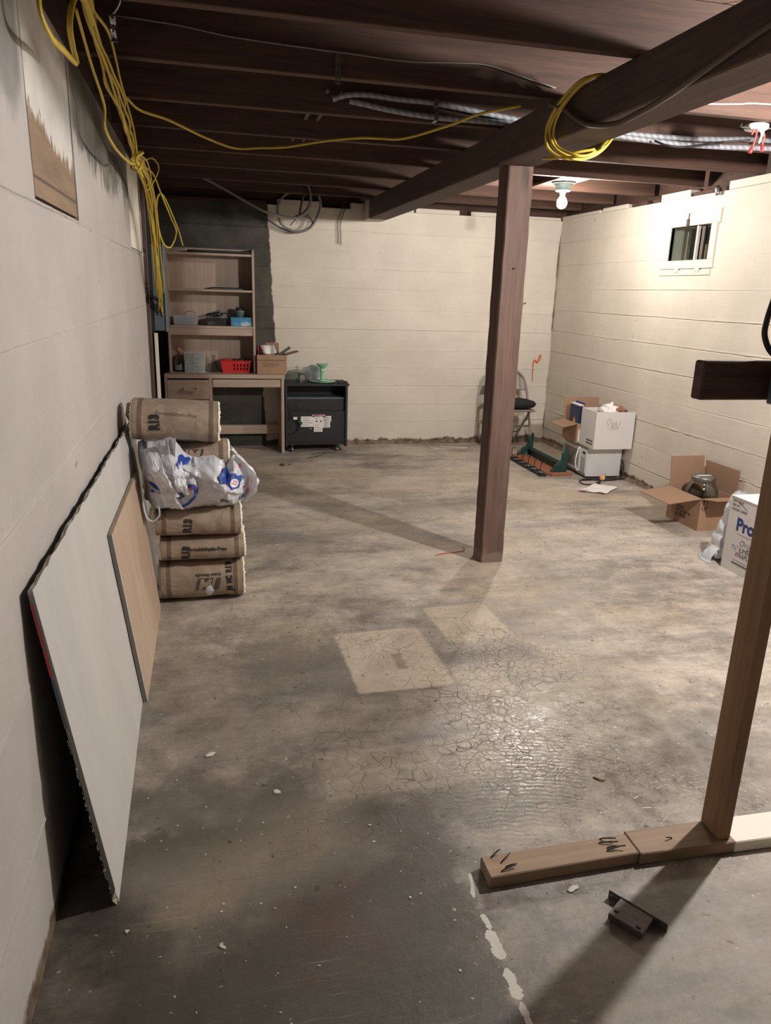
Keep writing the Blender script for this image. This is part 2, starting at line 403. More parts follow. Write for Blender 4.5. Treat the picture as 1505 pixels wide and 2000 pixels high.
M['stud'] = wood('yellowed_pine_stud', '#735640', '#a5835f', 2, 0.7, 0.65, 0.25)
M['plate'] = wood('yellowed_pine_plate', '#74604f', '#a58a70', 0, 0.7, 0.65, 0.25)
M['block'] = wood('dark_brown_block', '#3b2722', '#6a4a3c', 0, 0.8, 0.7, 0.2, False)
M['oak'] = wood('pale_oak_laminate', '#a08b7c', '#bfab9b', 0, 0.55, 0.45, 0.05, False)
M['oak_v'] = wood('pale_oak_laminate_vertical', '#9c877a', '#bda99a', 2, 0.5, 0.45, 0.05, False)
M['ply'] = wood('brown_plywood', '#7a5f49', '#a08366', 1, 0.6, 0.7, 0.15)
M['orange_wood'] = wood('orange_brown_wood', '#84503c', '#a56c50', 1, 0.8, 0.5, 0.1, False)
M['brown_ply'] = wood('window_well_plywood', '#5e3a2a', '#86573f', 2, 0.7, 0.75, 0.2)
M['wall_paint'] = plain('cream_painted_wood', '#cdc5b8', 0.6, 0.08, 6, bump=0.2)
M['well'] = plain('dark_window_well', '#1d1b1c', 0.9, 0.2, 8)
M['white_paint'] = plain('worn_white_paint', '#e6e1d6', 0.55, 0.08, 6, bump=0.15)
M['plaster'] = (lambda t: t.fin(t.mix(t.rng(t.noise(7, 4, v=t.mapping((1, 1, 0.3))), 0.3, 0.75), '#aeaba8', '#bab6b2'), 0.75, t.bump(t.noise(80, 4), 0.08, 0.003)))(NT('grey_white_wallboard_paper'))
M['gypsum'] = plain('broken_gypsum_edge', '#b3aba0', 0.9, 0.25, 60, bump=0.9, bscale=120)
M['grey_edge'] = plain('grey_paper_edge', '#8f8e8e', 0.8, 0.1)
M['red_tape'] = plain('red_end_tape', '#c2474a', 0.6, 0.08)
M['blue_tape'] = plain('blue_grey_tape', '#5a6876', 0.6, 0.1)
def m_tan():
    t = NT('tan_melamine_board'); x = t.xyz()
    col = t.mix(t.rng(t.noise(5, 3, v=t.mapping((1, 4, 0.5))), 0.4, 0.7), '#b19a86', '#bba591')
    return t.fin(col, 0.45, None)
M['tan_board'] = m_tan()
M['chip'] = plain('chipboard_edge', '#9c8a76', 0.9, 0.4, 120, bump=0.8, bscale=160)
M['card'] = (lambda t: t.fin(t.mix(t.rng(t.noise(6, 4), 0.3, 0.7), '#96765e', '#a6866d'), 0.8, t.bump(t.noise(9, 3), 0.1, 0.01)))(NT('brown_cardboard'))
M['card_in'] = plain('brown_cardboard_inside', '#957760', 0.85, 0.08)
M['white_card'] = plain('white_cardboard', '#d8d4d3', 0.6, 0.04, 5)
M['ink'] = plain('black_print', '#2b2724', 0.7, 0.2)
M['grey_ink'] = plain('dark_grey_print', '#4b443c', 0.7, 0.25, 30)
M['pen'] = plain('pen_line', '#6f6a6b', 0.7, 0.1)
M['blue_ink'] = plain('navy_print', '#2b3a78', 0.6, 0.05)
def m_kraft():
    t = NT('kraft_paper_facing'); x = t.xyz()
    col = t.mix(t.rng(t.noise(9, 5), 0.3, 0.7), '#8d7d6d', '#a69482')
    u = t.math('ABSOLUTE', x[0])
    band = t.math('MULTIPLY', t.rng(u, 0.152, 0.154), t.rng(u, 0.176, 0.174))
    col = t.mix(t.math('MULTIPLY', band, 0.8), col, '#63503f')
    h = t.math('ADD', t.noise(16, 4, 0.6, dist=1.0), t.math('MULTIPLY', t.voronoi(11, t.mapping((1, 1.6, 1.6))), 1.6))
    return t.fin(col, 0.62, t.bump(h, 0.35, 0.012))
M['kraft'] = m_kraft()
M['fiber'] = plain('pale_fibreglass', '#ddd5c3', 0.95, 0.15, 40, bump=1.0, bscale=90)
def m_bag():
    t = NT('white_plastic_film')
    b2 = t.n.new('ShaderNodeBsdfTranslucent'); b2.inputs[0].default_value = (0.85, 0.85, 0.87, 1)
    mx = t.n.new('ShaderNodeMixShader'); mx.inputs[0].default_value = 0.18
    nrm = t.bump(t.math('ADD', t.noise(22, 4, dist=1.2), t.voronoi(14)), 0.35, 0.012)
    t.fin('#e3e5ec', 0.24, nrm, spec=0.6)
    t.l.new(nrm, b2.inputs['Normal'])
    t.l.new(t.b.outputs[0], mx.inputs[1]); t.l.new(b2.outputs[0], mx.inputs[2]); t.l.new(mx.outputs[0], t.out.inputs[0])
    return t.m
M['bag'] = m_bag()
M['bag_blue'] = plain('blue_bag_print', '#2a4a9c', 0.35, 0.08)
M['bag_red'] = plain('red_bag_print', '#c26a7c', 0.35, 0.08)
M['bag_white'] = plain('white_bag_print', '#e6e6ea', 0.35, 0.04)
M['yellow'] = plain('yellow_cable_jacket', '#c3a93c', 0.42, 0.12, 12)
M['grey_cable'] = plain('grey_cable_jacket', '#76726f', 0.55, 0.15, 12)
def m_twist():
    t = NT('twisted_grey_cable_sheath')
    wv = t.wave(9, 0.5, 1, 1, t.mapping(rot=(0, 0.5, 0)), 'X')
    return t.fin(t.mix(wv, '#74757a', '#8f9197'), 0.5, t.bump(wv, 0.4, 0.004))
M['twist'] = m_twist()
M['dark_cable'] = plain('old_dark_cable', '#57483c', 0.65, 0.2, 12)
M['black'] = plain('black_plastic', '#1b1c1f', 0.45, 0.1)
M['black_rough'] = plain('black_painted_board', '#20242a', 0.6, 0.12, 5)
M['rubber'] = plain('black_rubber_cord', '#1f1d1d', 0.5, 0.1)
M['steel'] = plain('galvanised_steel', '#8d8d8c', 0.4, 0.15, 30, metal=0.9)
M['rust'] = plain('dark_rusty_iron', '#5a524d', 0.55, 0.35, 25, metal=0.35, bump=0.4)
M['nail'] = plain('dark_nail_steel', '#4b4743', 0.45, 0.2, 40, metal=0.8)
M['panel'] = plain('grey_blue_painted_steel', '#57646b', 0.45, 0.08, 6)
M['white_plastic'] = plain('white_plastic', '#dedede', 0.35, 0.03)
M['off_white'] = plain('off_white_enamel', '#d6d5d6', 0.3, 0.03)
M['mw_trim'] = plain('grey_microwave_trim', '#a49c94', 0.4, 0.05)
M['mw_glass'] = (lambda t: t.fin(t.mix(t.rng(t.wave(420, 0, 0, 1, direction='Z'), 0.4, 0.6), '#837d76', '#9b958d'), 0.25))(NT('microwave_door_screen'))
M['chair'] = plain('taupe_painted_steel', '#81776f', 0.45, 0.08, metal=0.1)
M['cushion'] = plain('black_fabric', '#17181b', 0.85, 0.2, 30, bump=0.4, bscale=200)
M['green'] = plain('dark_green_paint', '#1c3f39', 0.45, 0.15, 10)
M['jade'] = plain('jade_green_glass', '#8fc3a0', 0.18, 0.05)
M['red_plastic'] = plain('red_plastic', '#c92f33', 0.35, 0.05)
M['red_paper'] = plain('dark_red_paper', '#a8323a', 0.55, 0.1)
M['orange'] = plain('orange_plastic', '#e8742a', 0.4, 0.08)
M['peach'] = (lambda t: t.fin(t.ramp(t.noise(16, 4), [(0.35, '#e08a3c'), (0.7, '#efc58e')]), 0.4))(NT('mottled_orange_ball'))
M['paper'] = plain('white_paper', '#e2dedb', 0.7, 0.04)
M['pink'] = plain('pink_print', '#d3a8b4', 0.7, 0.08)
M['navy'] = plain('navy_glossy_cover', '#26324d', 0.35, 0.1)
M['blue_box'] = (lambda t: t.fin(t.ramp(t.noise(7, 2, v=t.mapping((1, 1, 2))), [(0.42, '#3f86ad'), (0.55, '#5d9fc4'), (0.66, '#c2ccd4')]), 0.4))(NT('blue_printed_carton'))
M['teal'] = plain('grey_green_ceramic', '#6f8585', 0.35, 0.08)
def m_glass(name, tint, lo, hi, rough=0.03, milk=None):
    """thin clear wall: mostly lets light straight through, mirrors more at grazing angles"""
    t = NT(name); tr = t.n.new('ShaderNodeBsdfTransparent'); tr.inputs[0].default_value = lin(tint)
    lw = t.n.new('ShaderNodeLayerWeight'); lw.inputs[0].default_value = 0.35
    f = t.rng(lw.outputs['Facing'], 0.0, 1.0, lo, hi)
    t.fin(milk or '#e8ecec', rough, None, spec=0.8) if milk else t.fin('#d9dddd', rough, None, metal=1.0)
    mx = t.n.new('ShaderNodeMixShader'); t.l.new(f, mx.inputs[0]); t.l.new(tr.outputs[0], mx.inputs[1]); t.l.new(t.b.outputs[0], mx.inputs[2])
    t.l.new(mx.outputs[0], t.out.inputs[0]); return t.m
M['glass'] = m_glass('clear_glass', '#eef2f0', 0.04, 0.38)
M['pane'] = m_glass('window_glass', '#e8eeec', 0.02, 0.08)
M['frost'] = m_glass('frosted_clear_plastic', '#e8ecf0', 0.38, 0.75, 0.35, '#e2e5ea')
M['amber'] = plain('tan_cork', '#a3754f', 0.6, 0.1)
M['porcelain'] = plain('grey_porcelain', '#5d6a67', 0.4, 0.06)
M['leaf'] = plain('dry_brown_leaf', '#6e5233', 0.8, 0.3, 30)
M['twig'] = plain('brown_twig', '#5d4a3a', 0.85, 0.2, 30)
M['chalk'] = plain('white_floor_paint', '#c9c4bb', 0.65, 0.12, 25, bump=0.2)
M['orange_paint'] = plain('orange_wall_paint', '#cf6a3d', 0.5, 0.1)
M['wire_red'] = plain('red_wire', '#b8403a', 0.45, 0.1)
M['wire_white'] = plain('white_wire', '#d5cdc4', 0.5, 0.06)
M['crepe'] = plain('brown_kraft_crumple', '#8a6450', 0.8, 0.2, 12)

# ------------------------------------------------------------------ the setting
XL, XR, YB, YR = -0.422, 3.62, 7.57, -1.5
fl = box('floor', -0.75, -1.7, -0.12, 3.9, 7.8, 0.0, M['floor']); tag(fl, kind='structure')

def steps(a, b, d, extra=()):
    n = max(1, int(round((b - a) / d))); L = [a + (b - a) * i / n for i in range(n + 1)] + list(extra)
    L = sorted(q for q in L if a - 1e-9 <= q <= b + 1e-9); o = [L[0]]
    for q in L[1:]:
        if q - o[-1] > 0.0015: o.append(q)
    return o
def relief(name, mat, u0, u1, z0, z1, seams, pos, holes=(), seed=0.0, amp=1.0, du=0.03):
    """cast-concrete wall face: the form boards stand a little proud or back, with rough fins at their joints"""
    ex = []
    for s in seams: ex += [s + d for d in (-0.017, -0.009, -0.004, -0.002, 0.0, 0.002, 0.004, 0.009, 0.017)]
    hu = [q for h in holes for q in h[:2]]; hz = [q for h in holes for q in h[2:]]
    us = steps(u0, u1, du, hu); zs = steps(z0, z1, 0.045, ex + hz)
    for q in hz:
        if min(abs(q - z) for z in zs) > 1e-6: zs[min(range(len(zs)), key=lambda i: abs(zs[i] - q))] = q
    for q in hu:
        if min(abs(q - z) for z in us) > 1e-6: us[min(range(len(us)), key=lambda i: abs(us[i] - q))] = q
    off = [0.0030 * nz(seed + i * 7.3, 1.7) for i in range(len(seams) + 1)]
    vs, fs = [], []
    for z in zs:
        for u in us:
            k = sum(1 for q in seams if z > q)
            d = off[k] * amp + 0.004 * nz(u * 1.3, z * 1.3, seed) + 0.0015 * nz(u * 9, z * 30, seed); zz = z
            for q in seams:
                dz = z - q
                if abs(dz) < 0.03:
                    zz += (0.007 * nz(u * 0.9, q * 5, seed) + 0.002 * nz(u * 7, q * 3, seed)) * (1 - abs(dz) / 0.03)
                    fin = nz(u * 0.8, q * 3.1, seed + 4)
                    crack = max(0.0, min(1.0, 0.62 + 1.5 * nz(u * 0.7, q * 8.3, seed + 9)))
                    d += amp * math.exp(-((dz - 0.004) / 0.004) ** 2) * (0.0045 * max(0, 0.5 + fin) * (1 + nz(u * 18, q * 7, seed)))
                    d += amp * math.exp(-(dz / 0.014) ** 2) * max(0, fin) * 0.016 * nz(u * 22, z * 60, seed)
                    d -= amp * 0.0085 * crack * math.exp(-(dz / 0.0018) ** 2)
            if any(abs(u - a) < 1e-6 or abs(u - b) < 1e-6 for a, b, _, _ in holes): d = min(d, 0.001)
            if any(abs(z - c) < 1e-6 or abs(z - e) < 1e-6 for _, _, c, e in holes): zz = z
            vs.append(pos(u, zz, d))
    nu = len(us)
    for j in range(len(zs) - 1):
        for i in range(nu - 1):
            cu, cz = (us[i] + us[i + 1]) / 2, (zs[j] + zs[j + 1]) / 2
            if any(a < cu < b and c < cz < d for a, b, c, d in holes): continue
            q = j * nu + i; fs.append((q, q + 1, q + 1 + nu, q + nu))
    return vs, fs, us, zs
def wall(name, mat, u0, u1, z1, seams, pos, thick, holes=(), seed=0, flip=False, amp=1.0):
    vs, fs, us, zs = relief(name, mat, u0, u1, 0.0, z1, seams, pos, holes, seed, amp)
    n0 = len(vs)                                     # back and sides, so that the wall is a solid
    def quad(a): 
        k = len(vs); vs.extend(a); fs.append((k, k + 1, k + 2, k + 3))
    P = lambda u, z: pos(u, z, 0.0); Q = lambda u, z: pos(u, z, -thick)
    us2 = sorted({u0, u1} | {q for h in holes for q in h[:2]}); zs2 = sorted({0.0, z1} | {q for h in holes for q in h[2:]})
    for i in range(len(us2) - 1):
        for j in range(len(zs2) - 1):
            cu, cz = (us2[i] + us2[i + 1]) / 2, (zs2[j] + zs2[j + 1]) / 2
            if any(a < cu < b and c < cz < d for a, b, c, d in holes): continue
            quad([Q(us2[i], zs2[j]), Q(us2[i], zs2[j + 1]), Q(us2[i + 1], zs2[j + 1]), Q(us2[i + 1], zs2[j])])
    for (a, b, c, d) in [(u0, u1, 0.0, z1)] + list(holes):
        quad([P(a, c), P(a, d), Q(a, d), Q(a, c)]); quad([P(b, c), Q(b, c), Q(b, d), P(b, d)])
        quad([P(a, d), P(b, d), Q(b, d), Q(a, d)]); quad([P(a, c), Q(a, c), Q(b, c), P(b, c)])
    if flip: fs[:] = [f[::-1] for f in fs]
    o = from_pd(name, vs, fs, mat)
    for p in o.data.polygons[:]:
        p.use_smooth = p.index < len(fs) and all(v < n0 for v in p.vertices)
    return tag(o, kind='structure')
WIN = (5.09, 5.59, 1.852, 2.10)
SR = [0.155, 0.355, 0.555, 0.760, 0.986, 1.200, 1.415, 1.629, 1.861, 2.085]
SB = [0.24, 0.42, 0.608, 0.793, 0.981, 1.172, 1.365, 1.569, 1.751, 1.911, 2.098]
SL = [0.30, 0.66, 1.03, 1.40, 1.742]
N1 = (2.26, 2.985, 1.755, 2.295); N2 = (5.02, 5.86, 1.757, 2.295)     # two former window openings, boarded up
wb = wall('wall_back', M['wall_back'], -0.62, 3.80, 2.30, SB, lambda u, z, d: (u, YB - d, z), 0.2, (), 1.3, False)
wr = wall('wall_right', M['wall_right'], -1.5, 7.568, 2.31, SR, lambda u, z, d: (XR - d, u, z), 0.18, (WIN,), 5.1, True)
wl = wall('wall_left', M['wall_left'], -1.5, 5.95, 2.30, SL, lambda u, z, d: (XL + d, u, z), 0.16, (N1, N2), 9.7, False, 1.0)
al = box('wall_alcove', -0.62, 5.95, 0, -0.50, 7.569, 2.30, M['bare_concrete']); tag(al, kind='structure')
rw = box('wall_rear', -0.6, -1.66, 0, 3.8, -1.5, 2.56, M['bare_concrete']); tag(rw, kind='structure')

# orange paint squiggle and the hanging wires are on the back wall
om = tube('paint_mark', [(3.507, YB - 0.004, 0.947), (3.49, YB - 0.004, 0.89), (3.468, YB - 0.004, 0.868), (3.452, YB - 0.004, 0.885), (3.436, YB - 0.004, 0.885), (3.43, YB - 0.004, 0.84), (3.432, YB - 0.004, 0.75), (3.438, YB - 0.004, 0.66)],
          lambda t: 0.011 * (1 - t) ** 0.7 + 0.0035, M['orange_paint'], wb, 6, 6)


def footing(name, parent, a, b, out, seed):
    A_, B2_, O = Vector(a), Vector(b), Vector(out); n = int((B2_ - A_).length / 0.03); vs, fs = [], []
    for i in range(n + 1):
        p = A_.lerp(B2_, i / n); u = i * 0.03
        h = 0.030 + 0.022 * nz(u * 2.2, seed) + 0.010 * nz(u * 11, seed); w_ = max(0.004, 0.022 + 0.020 * nz(u * 3.1, seed + 3) + 0.008 * nz(u * 14, seed))
        for (o_, z) in ((-0.01, h), (0.004, h), (w_ * 0.55, h * 0.75), (w_, 0.006), (w_ + 0.012, -0.001)): vs.append(p + O * o_ + Vector((0, 0, z)))
    for i in range(n):
        for k in range(4): q = i * 5 + k; fs.append((q, q + 1, q + 6, q + 5))
    return from_pd(name, vs, fs, M['dirt'], parent, True, True)
M['dirt'] = (lambda t: t.fin(t.ramp(t.noise(14, 6, 0.7), [(0.35, '#4b3d30'), (0.52, '#7b6a57'), (0.7, '#978a7a')]), 0.9, t.bump(t.noise(60, 5, 0.7), 0.8, 0.008)))(NT('crumbly_brown_footing'))
footing('footing', wb, (1.345, YB, 0), (XR, YB, 0), (0, -1, 0), 3.0)
footing('footing', wr, (XR, 2.5, 0), (XR, YB, 0), (-1, 0, 0), 6.0)
vs, fs = [], []
for i in range(90):
    z = 0.04 + i * 0.0245; w_ = max(0.0005, 0.006 + 0.012 * nz(z * 3.0, 4.4) + 0.006 * nz(z * 15, 1.2))
    vs += [(XR - 0.006 - w_, YB - 0.0075, z), (XR - 0.0065, YB - 0.0065, z), (XR - 0.0075, YB - 0.006 - w_ * 0.8, z)]
    if i: q = 3 * i - 3; fs += [(q, q + 1, q + 4, q + 3), (q + 1, q + 2, q + 5, q + 4)]
from_pd('corner_joint', vs, fs, M['dirt'], wr)

# boarded openings in the left wall
def m_infill():
    t = NT('part_painted_plywood'); x = t.xyz()
    ply = t.ramp(t.noise(3, 5, 0.6, t.mapping((6, 0.8, 6))), [(0.35, '#6f5a47'), (0.7, '#8f755c')])
    line = t.math('ADD', t.math('ADD', 1.955, t.math('MULTIPLY', t.math('SUBTRACT', x[1], 2.6), -0.10)), t.math('MULTIPLY', t.math('SUBTRACT', t.noise(4.5, 5, 0.7, t.mapping((1, 4, 1.3))), 0.5), 0.22))
    m = t.rng(t.math('SUBTRACT', x[2], line), -0.006, 0.006)
    kn = t.rng(t.voronoi(7, None, 'F1'), 0.05, 0.09, 0.6, 0)
    ply = t.mix(kn, ply, '#4d3626')
    crack = t.math('MULTIPLY', t.rng(t.math('ABSOLUTE', t.math('SUBTRACT', x[2], 1.815)), 0.003, 0.006, 1, 0), 0.8)
    ply = t.mix(crack, ply, '#3f2c20')
    return t.fin(t.mix(m, ply, t.ramp(t.noise(6, 4), [(0.3, '#b9b6b1'), (0.7, '#d0ccc6')])), 0.6, t.bump(t.noise(40, 4), 0.2, 0.004))
M['infill'] = m_infill()
w2 = thing('window_2', None, None); tag(w2, kind='structure')
box('infill_board', XL - 0.030, N1[0] + 0.016, N1[2] + 0.010, XL - 0.004, N1[1] - 0.003, 2.294, M['infill'], w2, 0.001)
box('window_buck', XL - 0.14, N1[0] + 0.002, N1[2] + 0.002, XL - 0.045, N1[1] - 0.002, 2.294, M['black_rough'], w2)
w3 = thing('window_3', None, None); tag(w3, kind='structure')
box('infill_board', XL - 0.030, N2[0] + 0.030, N2[2] + 0.008, XL - 0.004, N2[1] - 0.003, 2.294, M['white_paint'], w3, 0.001)
box('window_buck', XL - 0.14, N2[0] + 0.002, N2[2] + 0.002, XL - 0.045, N2[1] - 0.002, 2.294, M['black_rough'], w3)
box('window_jamb', XL - 0.044, N2[0] + 0.003, N2[2] + 0.004, XL - 0.006, N2[0] + 0.024, 2.294, M['ply'], w3)

# real window in the right wall, with its dark well outside
w1 = thing('window_1', None, None); tag(w1, kind='structure')
ya, yb, za, zb = WIN
box('casing_top', XR - 0.012, ya - 0.09, zb, XR + 0.03, yb + 0.09, zb + 0.10, M['wall_paint'], w1, 0.003)
box('casing_bottom', XR - 0.010, ya - 0.07, za - 0.062, XR + 0.03, yb + 0.09, za, M['wall_paint'], w1, 0.003)
box('casing_left', XR - 0.011, yb, za, XR + 0.03, yb + 0.08, zb, M['wall_paint'], w1, 0.003)
box('casing_right', XR - 0.011, ya - 0.065, za, XR + 0.03, ya, zb, M['wall_paint'], w1, 0.003)
box('sill_strip', XR - 0.008, ya - 0.05, za - 0.112, XR + 0.03, yb + 0.10, za - 0.072, M['wall_paint'], w1, 0.004)
for y in (5.16, 5.42): box('hinge', XR - 0.014, y, za - 0.088, XR - 0.009, y + 0.06, za - 0.052, M['wall_paint'], w1, 0.002)
box('mullion', XR + 0.01, 5.268, za, XR + 0.035, 5.285, zb, M['wall_paint'], w1, 0.002)
box('sash_stile', XR + 0.04, 5.225, za, XR + 0.06, 5.262, zb, M['rust'], w1, 0.002)
for n, (p, q, x) in (('pane', (ya, 5.26, 0.052)), ('pane', (5.27, yb, 0.022))): box(n, XR + x, p, za, XR + x + 0.003, q, zb, M['pane'], w1)
box('latch', XR - 0.03, 5.355, zb - 0.008, XR - 0.005, 5.375, zb + 0.05, M['rust'], w1, 0.003)
tube('latch_rod', [(XR - 0.016, 5.365, zb + 0.09), (XR - 0.016, 5.37, zb + 0.04)], 0.005, M['rust'], w1, 6, 4)
well = boxes('window_well', [(XR + 0.18, 4.95, za - 0.06, XR + 0.75, 5.9, za - 0.02), (XR + 0.72, 4.95, za - 0.02, XR + 0.75, 5.9, 2.5),
                             (XR + 0.18, 5.88, za - 0.02, XR + 0.72, 5.9, 2.5), (XR + 0.18, 4.95, za - 0.02, XR + 0.72, 4.97, 2.5), (XR + 0.18, 4.97, 2.48, XR + 0.72, 5.88, 2.5)], M['well'], w1)
for i, y in enumerate((5.06, 5.21, 5.36)): box('well_board', XR + 0.30, y, za - 0.02, XR + 0.32, y + 0.145, 2.06, M['brown_ply'], w1, 0.002)
tube('well_stake', [(XR + 0.20, 5.40, za - 0.02), (XR + 0.20, 5.40, za + 0.115), (XR + 0.20, 5.40, za + 0.125)], lambda t: 0.016 if t < 0.95 else 0.008, M['ply'], w1, 12, 4)

# ceiling: slab, diagonal subfloor boards, joists, blocking and sill blocks
ce = box('ceiling', -0.75, -1.7, 2.585, 3.9, 7.8, 2.64, M['subfloor']); tag(ce, kind='structure')
def clip(poly, x0, y0, x1, y1):
    for ax, lim, sg in ((0, x0, 1), (0, x1, -1), (1, y0, 1), (1, y1, -1)):
        out = []
        for i in range(len(poly)):
            a, b = poly[i - 1], poly[i]; da, db = (a[ax] - lim) * sg, (b[ax] - lim) * sg
            if (da >= 0) != (db >= 0):
                t = da / (da - db); out.append((a[0] + (b[0] - a[0]) * t, a[1] + (b[1] - a[1]) * t))
            if db >= 0: out.append(b)
        poly = out
        if not poly: break
    return poly
s2 = math.sqrt(0.5)
for i in range(70):
    d = -1.5 + i * 0.142; q = []
    for (u, v) in ((d + 0.003, -9), (d + 0.139, -9), (d + 0.139, 9), (d + 0.003, 9)): q.append(((u - v) * s2, (u + v) * s2))
    q = clip(q, -0.42, -1.49, 3.61, 7.56)
    if len(q) > 2: slab('subfloor_board', [(x, y, 2.562 + random.uniform(0, 0.004)) for x, y in q], (0, 0, 0.022), M['subfloor'], ce)
JY = [-1.25, -0.59, 0.06, 0.715, 1.37, 2.025, 2.68, 3.335, 3.99, 4.645, 5.30, 5.955, 6.61, 7.22]
bm = bmesh.new(); abox(bm, -2.05, 0, 0, 2.05, 0.046, 0.19, None, 0.003)
j0 = from_bm('joist', bm, M['joist'], ce)
for i, y in enumerate(JY):
    j = j0 if i == 0 else j0.copy()
    if i: C.objects.link(j)
    j.location = (1.62 - 0.02, y, 2.372)
# wood between the joists that carries the far lamp, and rim boards
box('mounting_board', 2.53, 5.347, 2.374, 2.75, 5.954, 2.394, M['joist'], ce, 0.002)
box('mounting_board', 2.55, 2.072, 2.374, 2.77, 2.679, 2.394, M['joist'], ce, 0.002)
box('rim_board', -0.62, 7.665, 2.301, 3.72, 7.70, 2.585, M['joist'], ce)
box('rim_board', 3.705, -1.66, 2.312, 3.74, 7.66, 2.585, M['joist'], ce)
box('rim_board', -0.56, -1.66, 2.301, -0.525, 7.66, 2.585, M['joist'], ce)
random.seed(3)
for (x0, x1, h) in ((-0.40, 0.60, 0.03), (0.70, 1.12, 0.05), (1.40, 1.528, 0.055), (1.76, 2.03, 0.03), (2.05, 2.50, 0.042), (2.62, 2.90, 0.040), (2.91, 3.60, 0.028)):
    box('sill_block', x0, YB - 0.012, 2.301, x1, YB + 0.09, 2.301 + h, M['wall_paint'] if x0 > 0.65 else M['joist'], wb, 0.003)
for (y0, y1, h, k) in ((6.78, 7.55, 0.028, 0), (6.30, 6.72, 0.035, 0), (5.98, 6.22, 0.03, 1), (5.80, 5.90, 0.025, 1), (5.40, 5.78, 0.05, 0), (4.98, 5.36, 0.025, 1), (4.35, 4.95, 0.055, 0), (3.70, 4.30, 0.045, 0), (2.6, 3.6, 0.04, 0), (0.2, 2.5, 0.04, 0)):
    box('sill_block', XR - 0.012, y0, 2.311, XR + 0.08, y1, 2.311 + h, M['joist'] if k else M['wall_paint'], wr, 0.003)
tube('pipe_stub', [(XR - 0.03, 5.06, 2.345), (XR - 0.025, 5.045, 2.285)], 0.017, M['steel'], wr, 10, 3)
# white line painted on the floor where a partition once stood, broken in places
def blotch(name, x0, y0, x1, y1, wd, seed, parent=fl, z=0.0004):
    a, b = Vector((x0, y0)), Vector((x1, y1)); d = (b - a); L = d.length; d.normalize(); p = Vector((-d.y, d.x))
    n = max(8, int(L / 0.003)); top, bot = [], []
    for i in range(n + 1):
        t = i / n; c = a + (b - a) * t
        q = wd * min(1, 6 * t + 0.3, 6 * (1 - t) + 0.3)
        top.append(c + p * q * (1 + 0.8 * nz(t * L * 30, seed) + 0.5 * nz(t * L * 140, seed))); bot.append(c - p * q * (1 + 0.4 * nz(t * L * 60, seed + 9) + 0.4 * nz(t * L * 160, seed + 9)))
    vs = [(v.x, v.y, z) for v in top] + [(v.x, v.y, z) for v in bot]
    fs = [(i + n + 1, i + n + 2, i + 1, i) for i in range(n)]
    return from_pd(name, vs, fs, M['chalk'], parent)
for a in ((0.645, 1.505, 0.664, 1.592, 0.005, 1), (0.652, 1.40, 0.648, 1.45, 0.008, 2), (0.648, 1.31, 0.645, 1.40, 0.015, 3), (0.648, 1.20, 0.646, 1.285, 0.0125, 5), (0.643, 1.09, 0.647, 1.195, 0.008, 6),
          (0.76, 1.618, 0.90, 1.628, 0.007, 7), (0.90, 1.628, 1.10, 1.632, 0.013, 8)):
    blotch('painted_line', *a)

# ------------------------------------------------------------------ lamps (one in view, one just out of frame to the right)
def lamp(name, label, x, y, ztop, k):
    t = thing(name, label, 'lamp', (x, y, ztop))
    lathe('lamp_base', [(0.0, 0.0), (0.086, 0.0), (0.086, -0.012), (0.060, -0.016), (0.058, -0.055), (0.052, -0.064), (0.0, -0.064)], M['porcelain'], t, 28)
    lathe('socket', [(0.022, -0.064), (0.022, -0.082), (0.016, -0.084), (0.0, -0.084)], M['steel'], t, 16)
    bmat = NT('lit_bulb_' + name); n = bmat.n.new('ShaderNodeEmission'); n.inputs[0].default_value = (*BULB_COLOR[k], 1)
    prof = [(0.013, -0.084), (0.015, -0.095), (0.027, -0.112), (0.036, -0.130), (0.038, -0.147), (0.033, -0.167), (0.019, -0.181), (0.0, -0.185)]
    area = 0.0175
    n.inputs[1].default_value = BULB_POWER[k] / (PI * area) / 4 / PI
    bmat.l.new(n.outputs[0], bmat.out.inputs[0])
    lathe('bulb', prof, bmat.m, t, 18)
    return t
lamp('ceiling_lamp', 'bare lit bulb in a grey porcelain lampholder under the far joists', BULB_FAR[0], BULB_FAR[1], 2.373, 1)
lamp('ceiling_lamp', 'second bare lit bulb lampholder out of frame to the right, near the viewer', BULB_NEAR[0], BULB_NEAR[1], 2.373, 0)

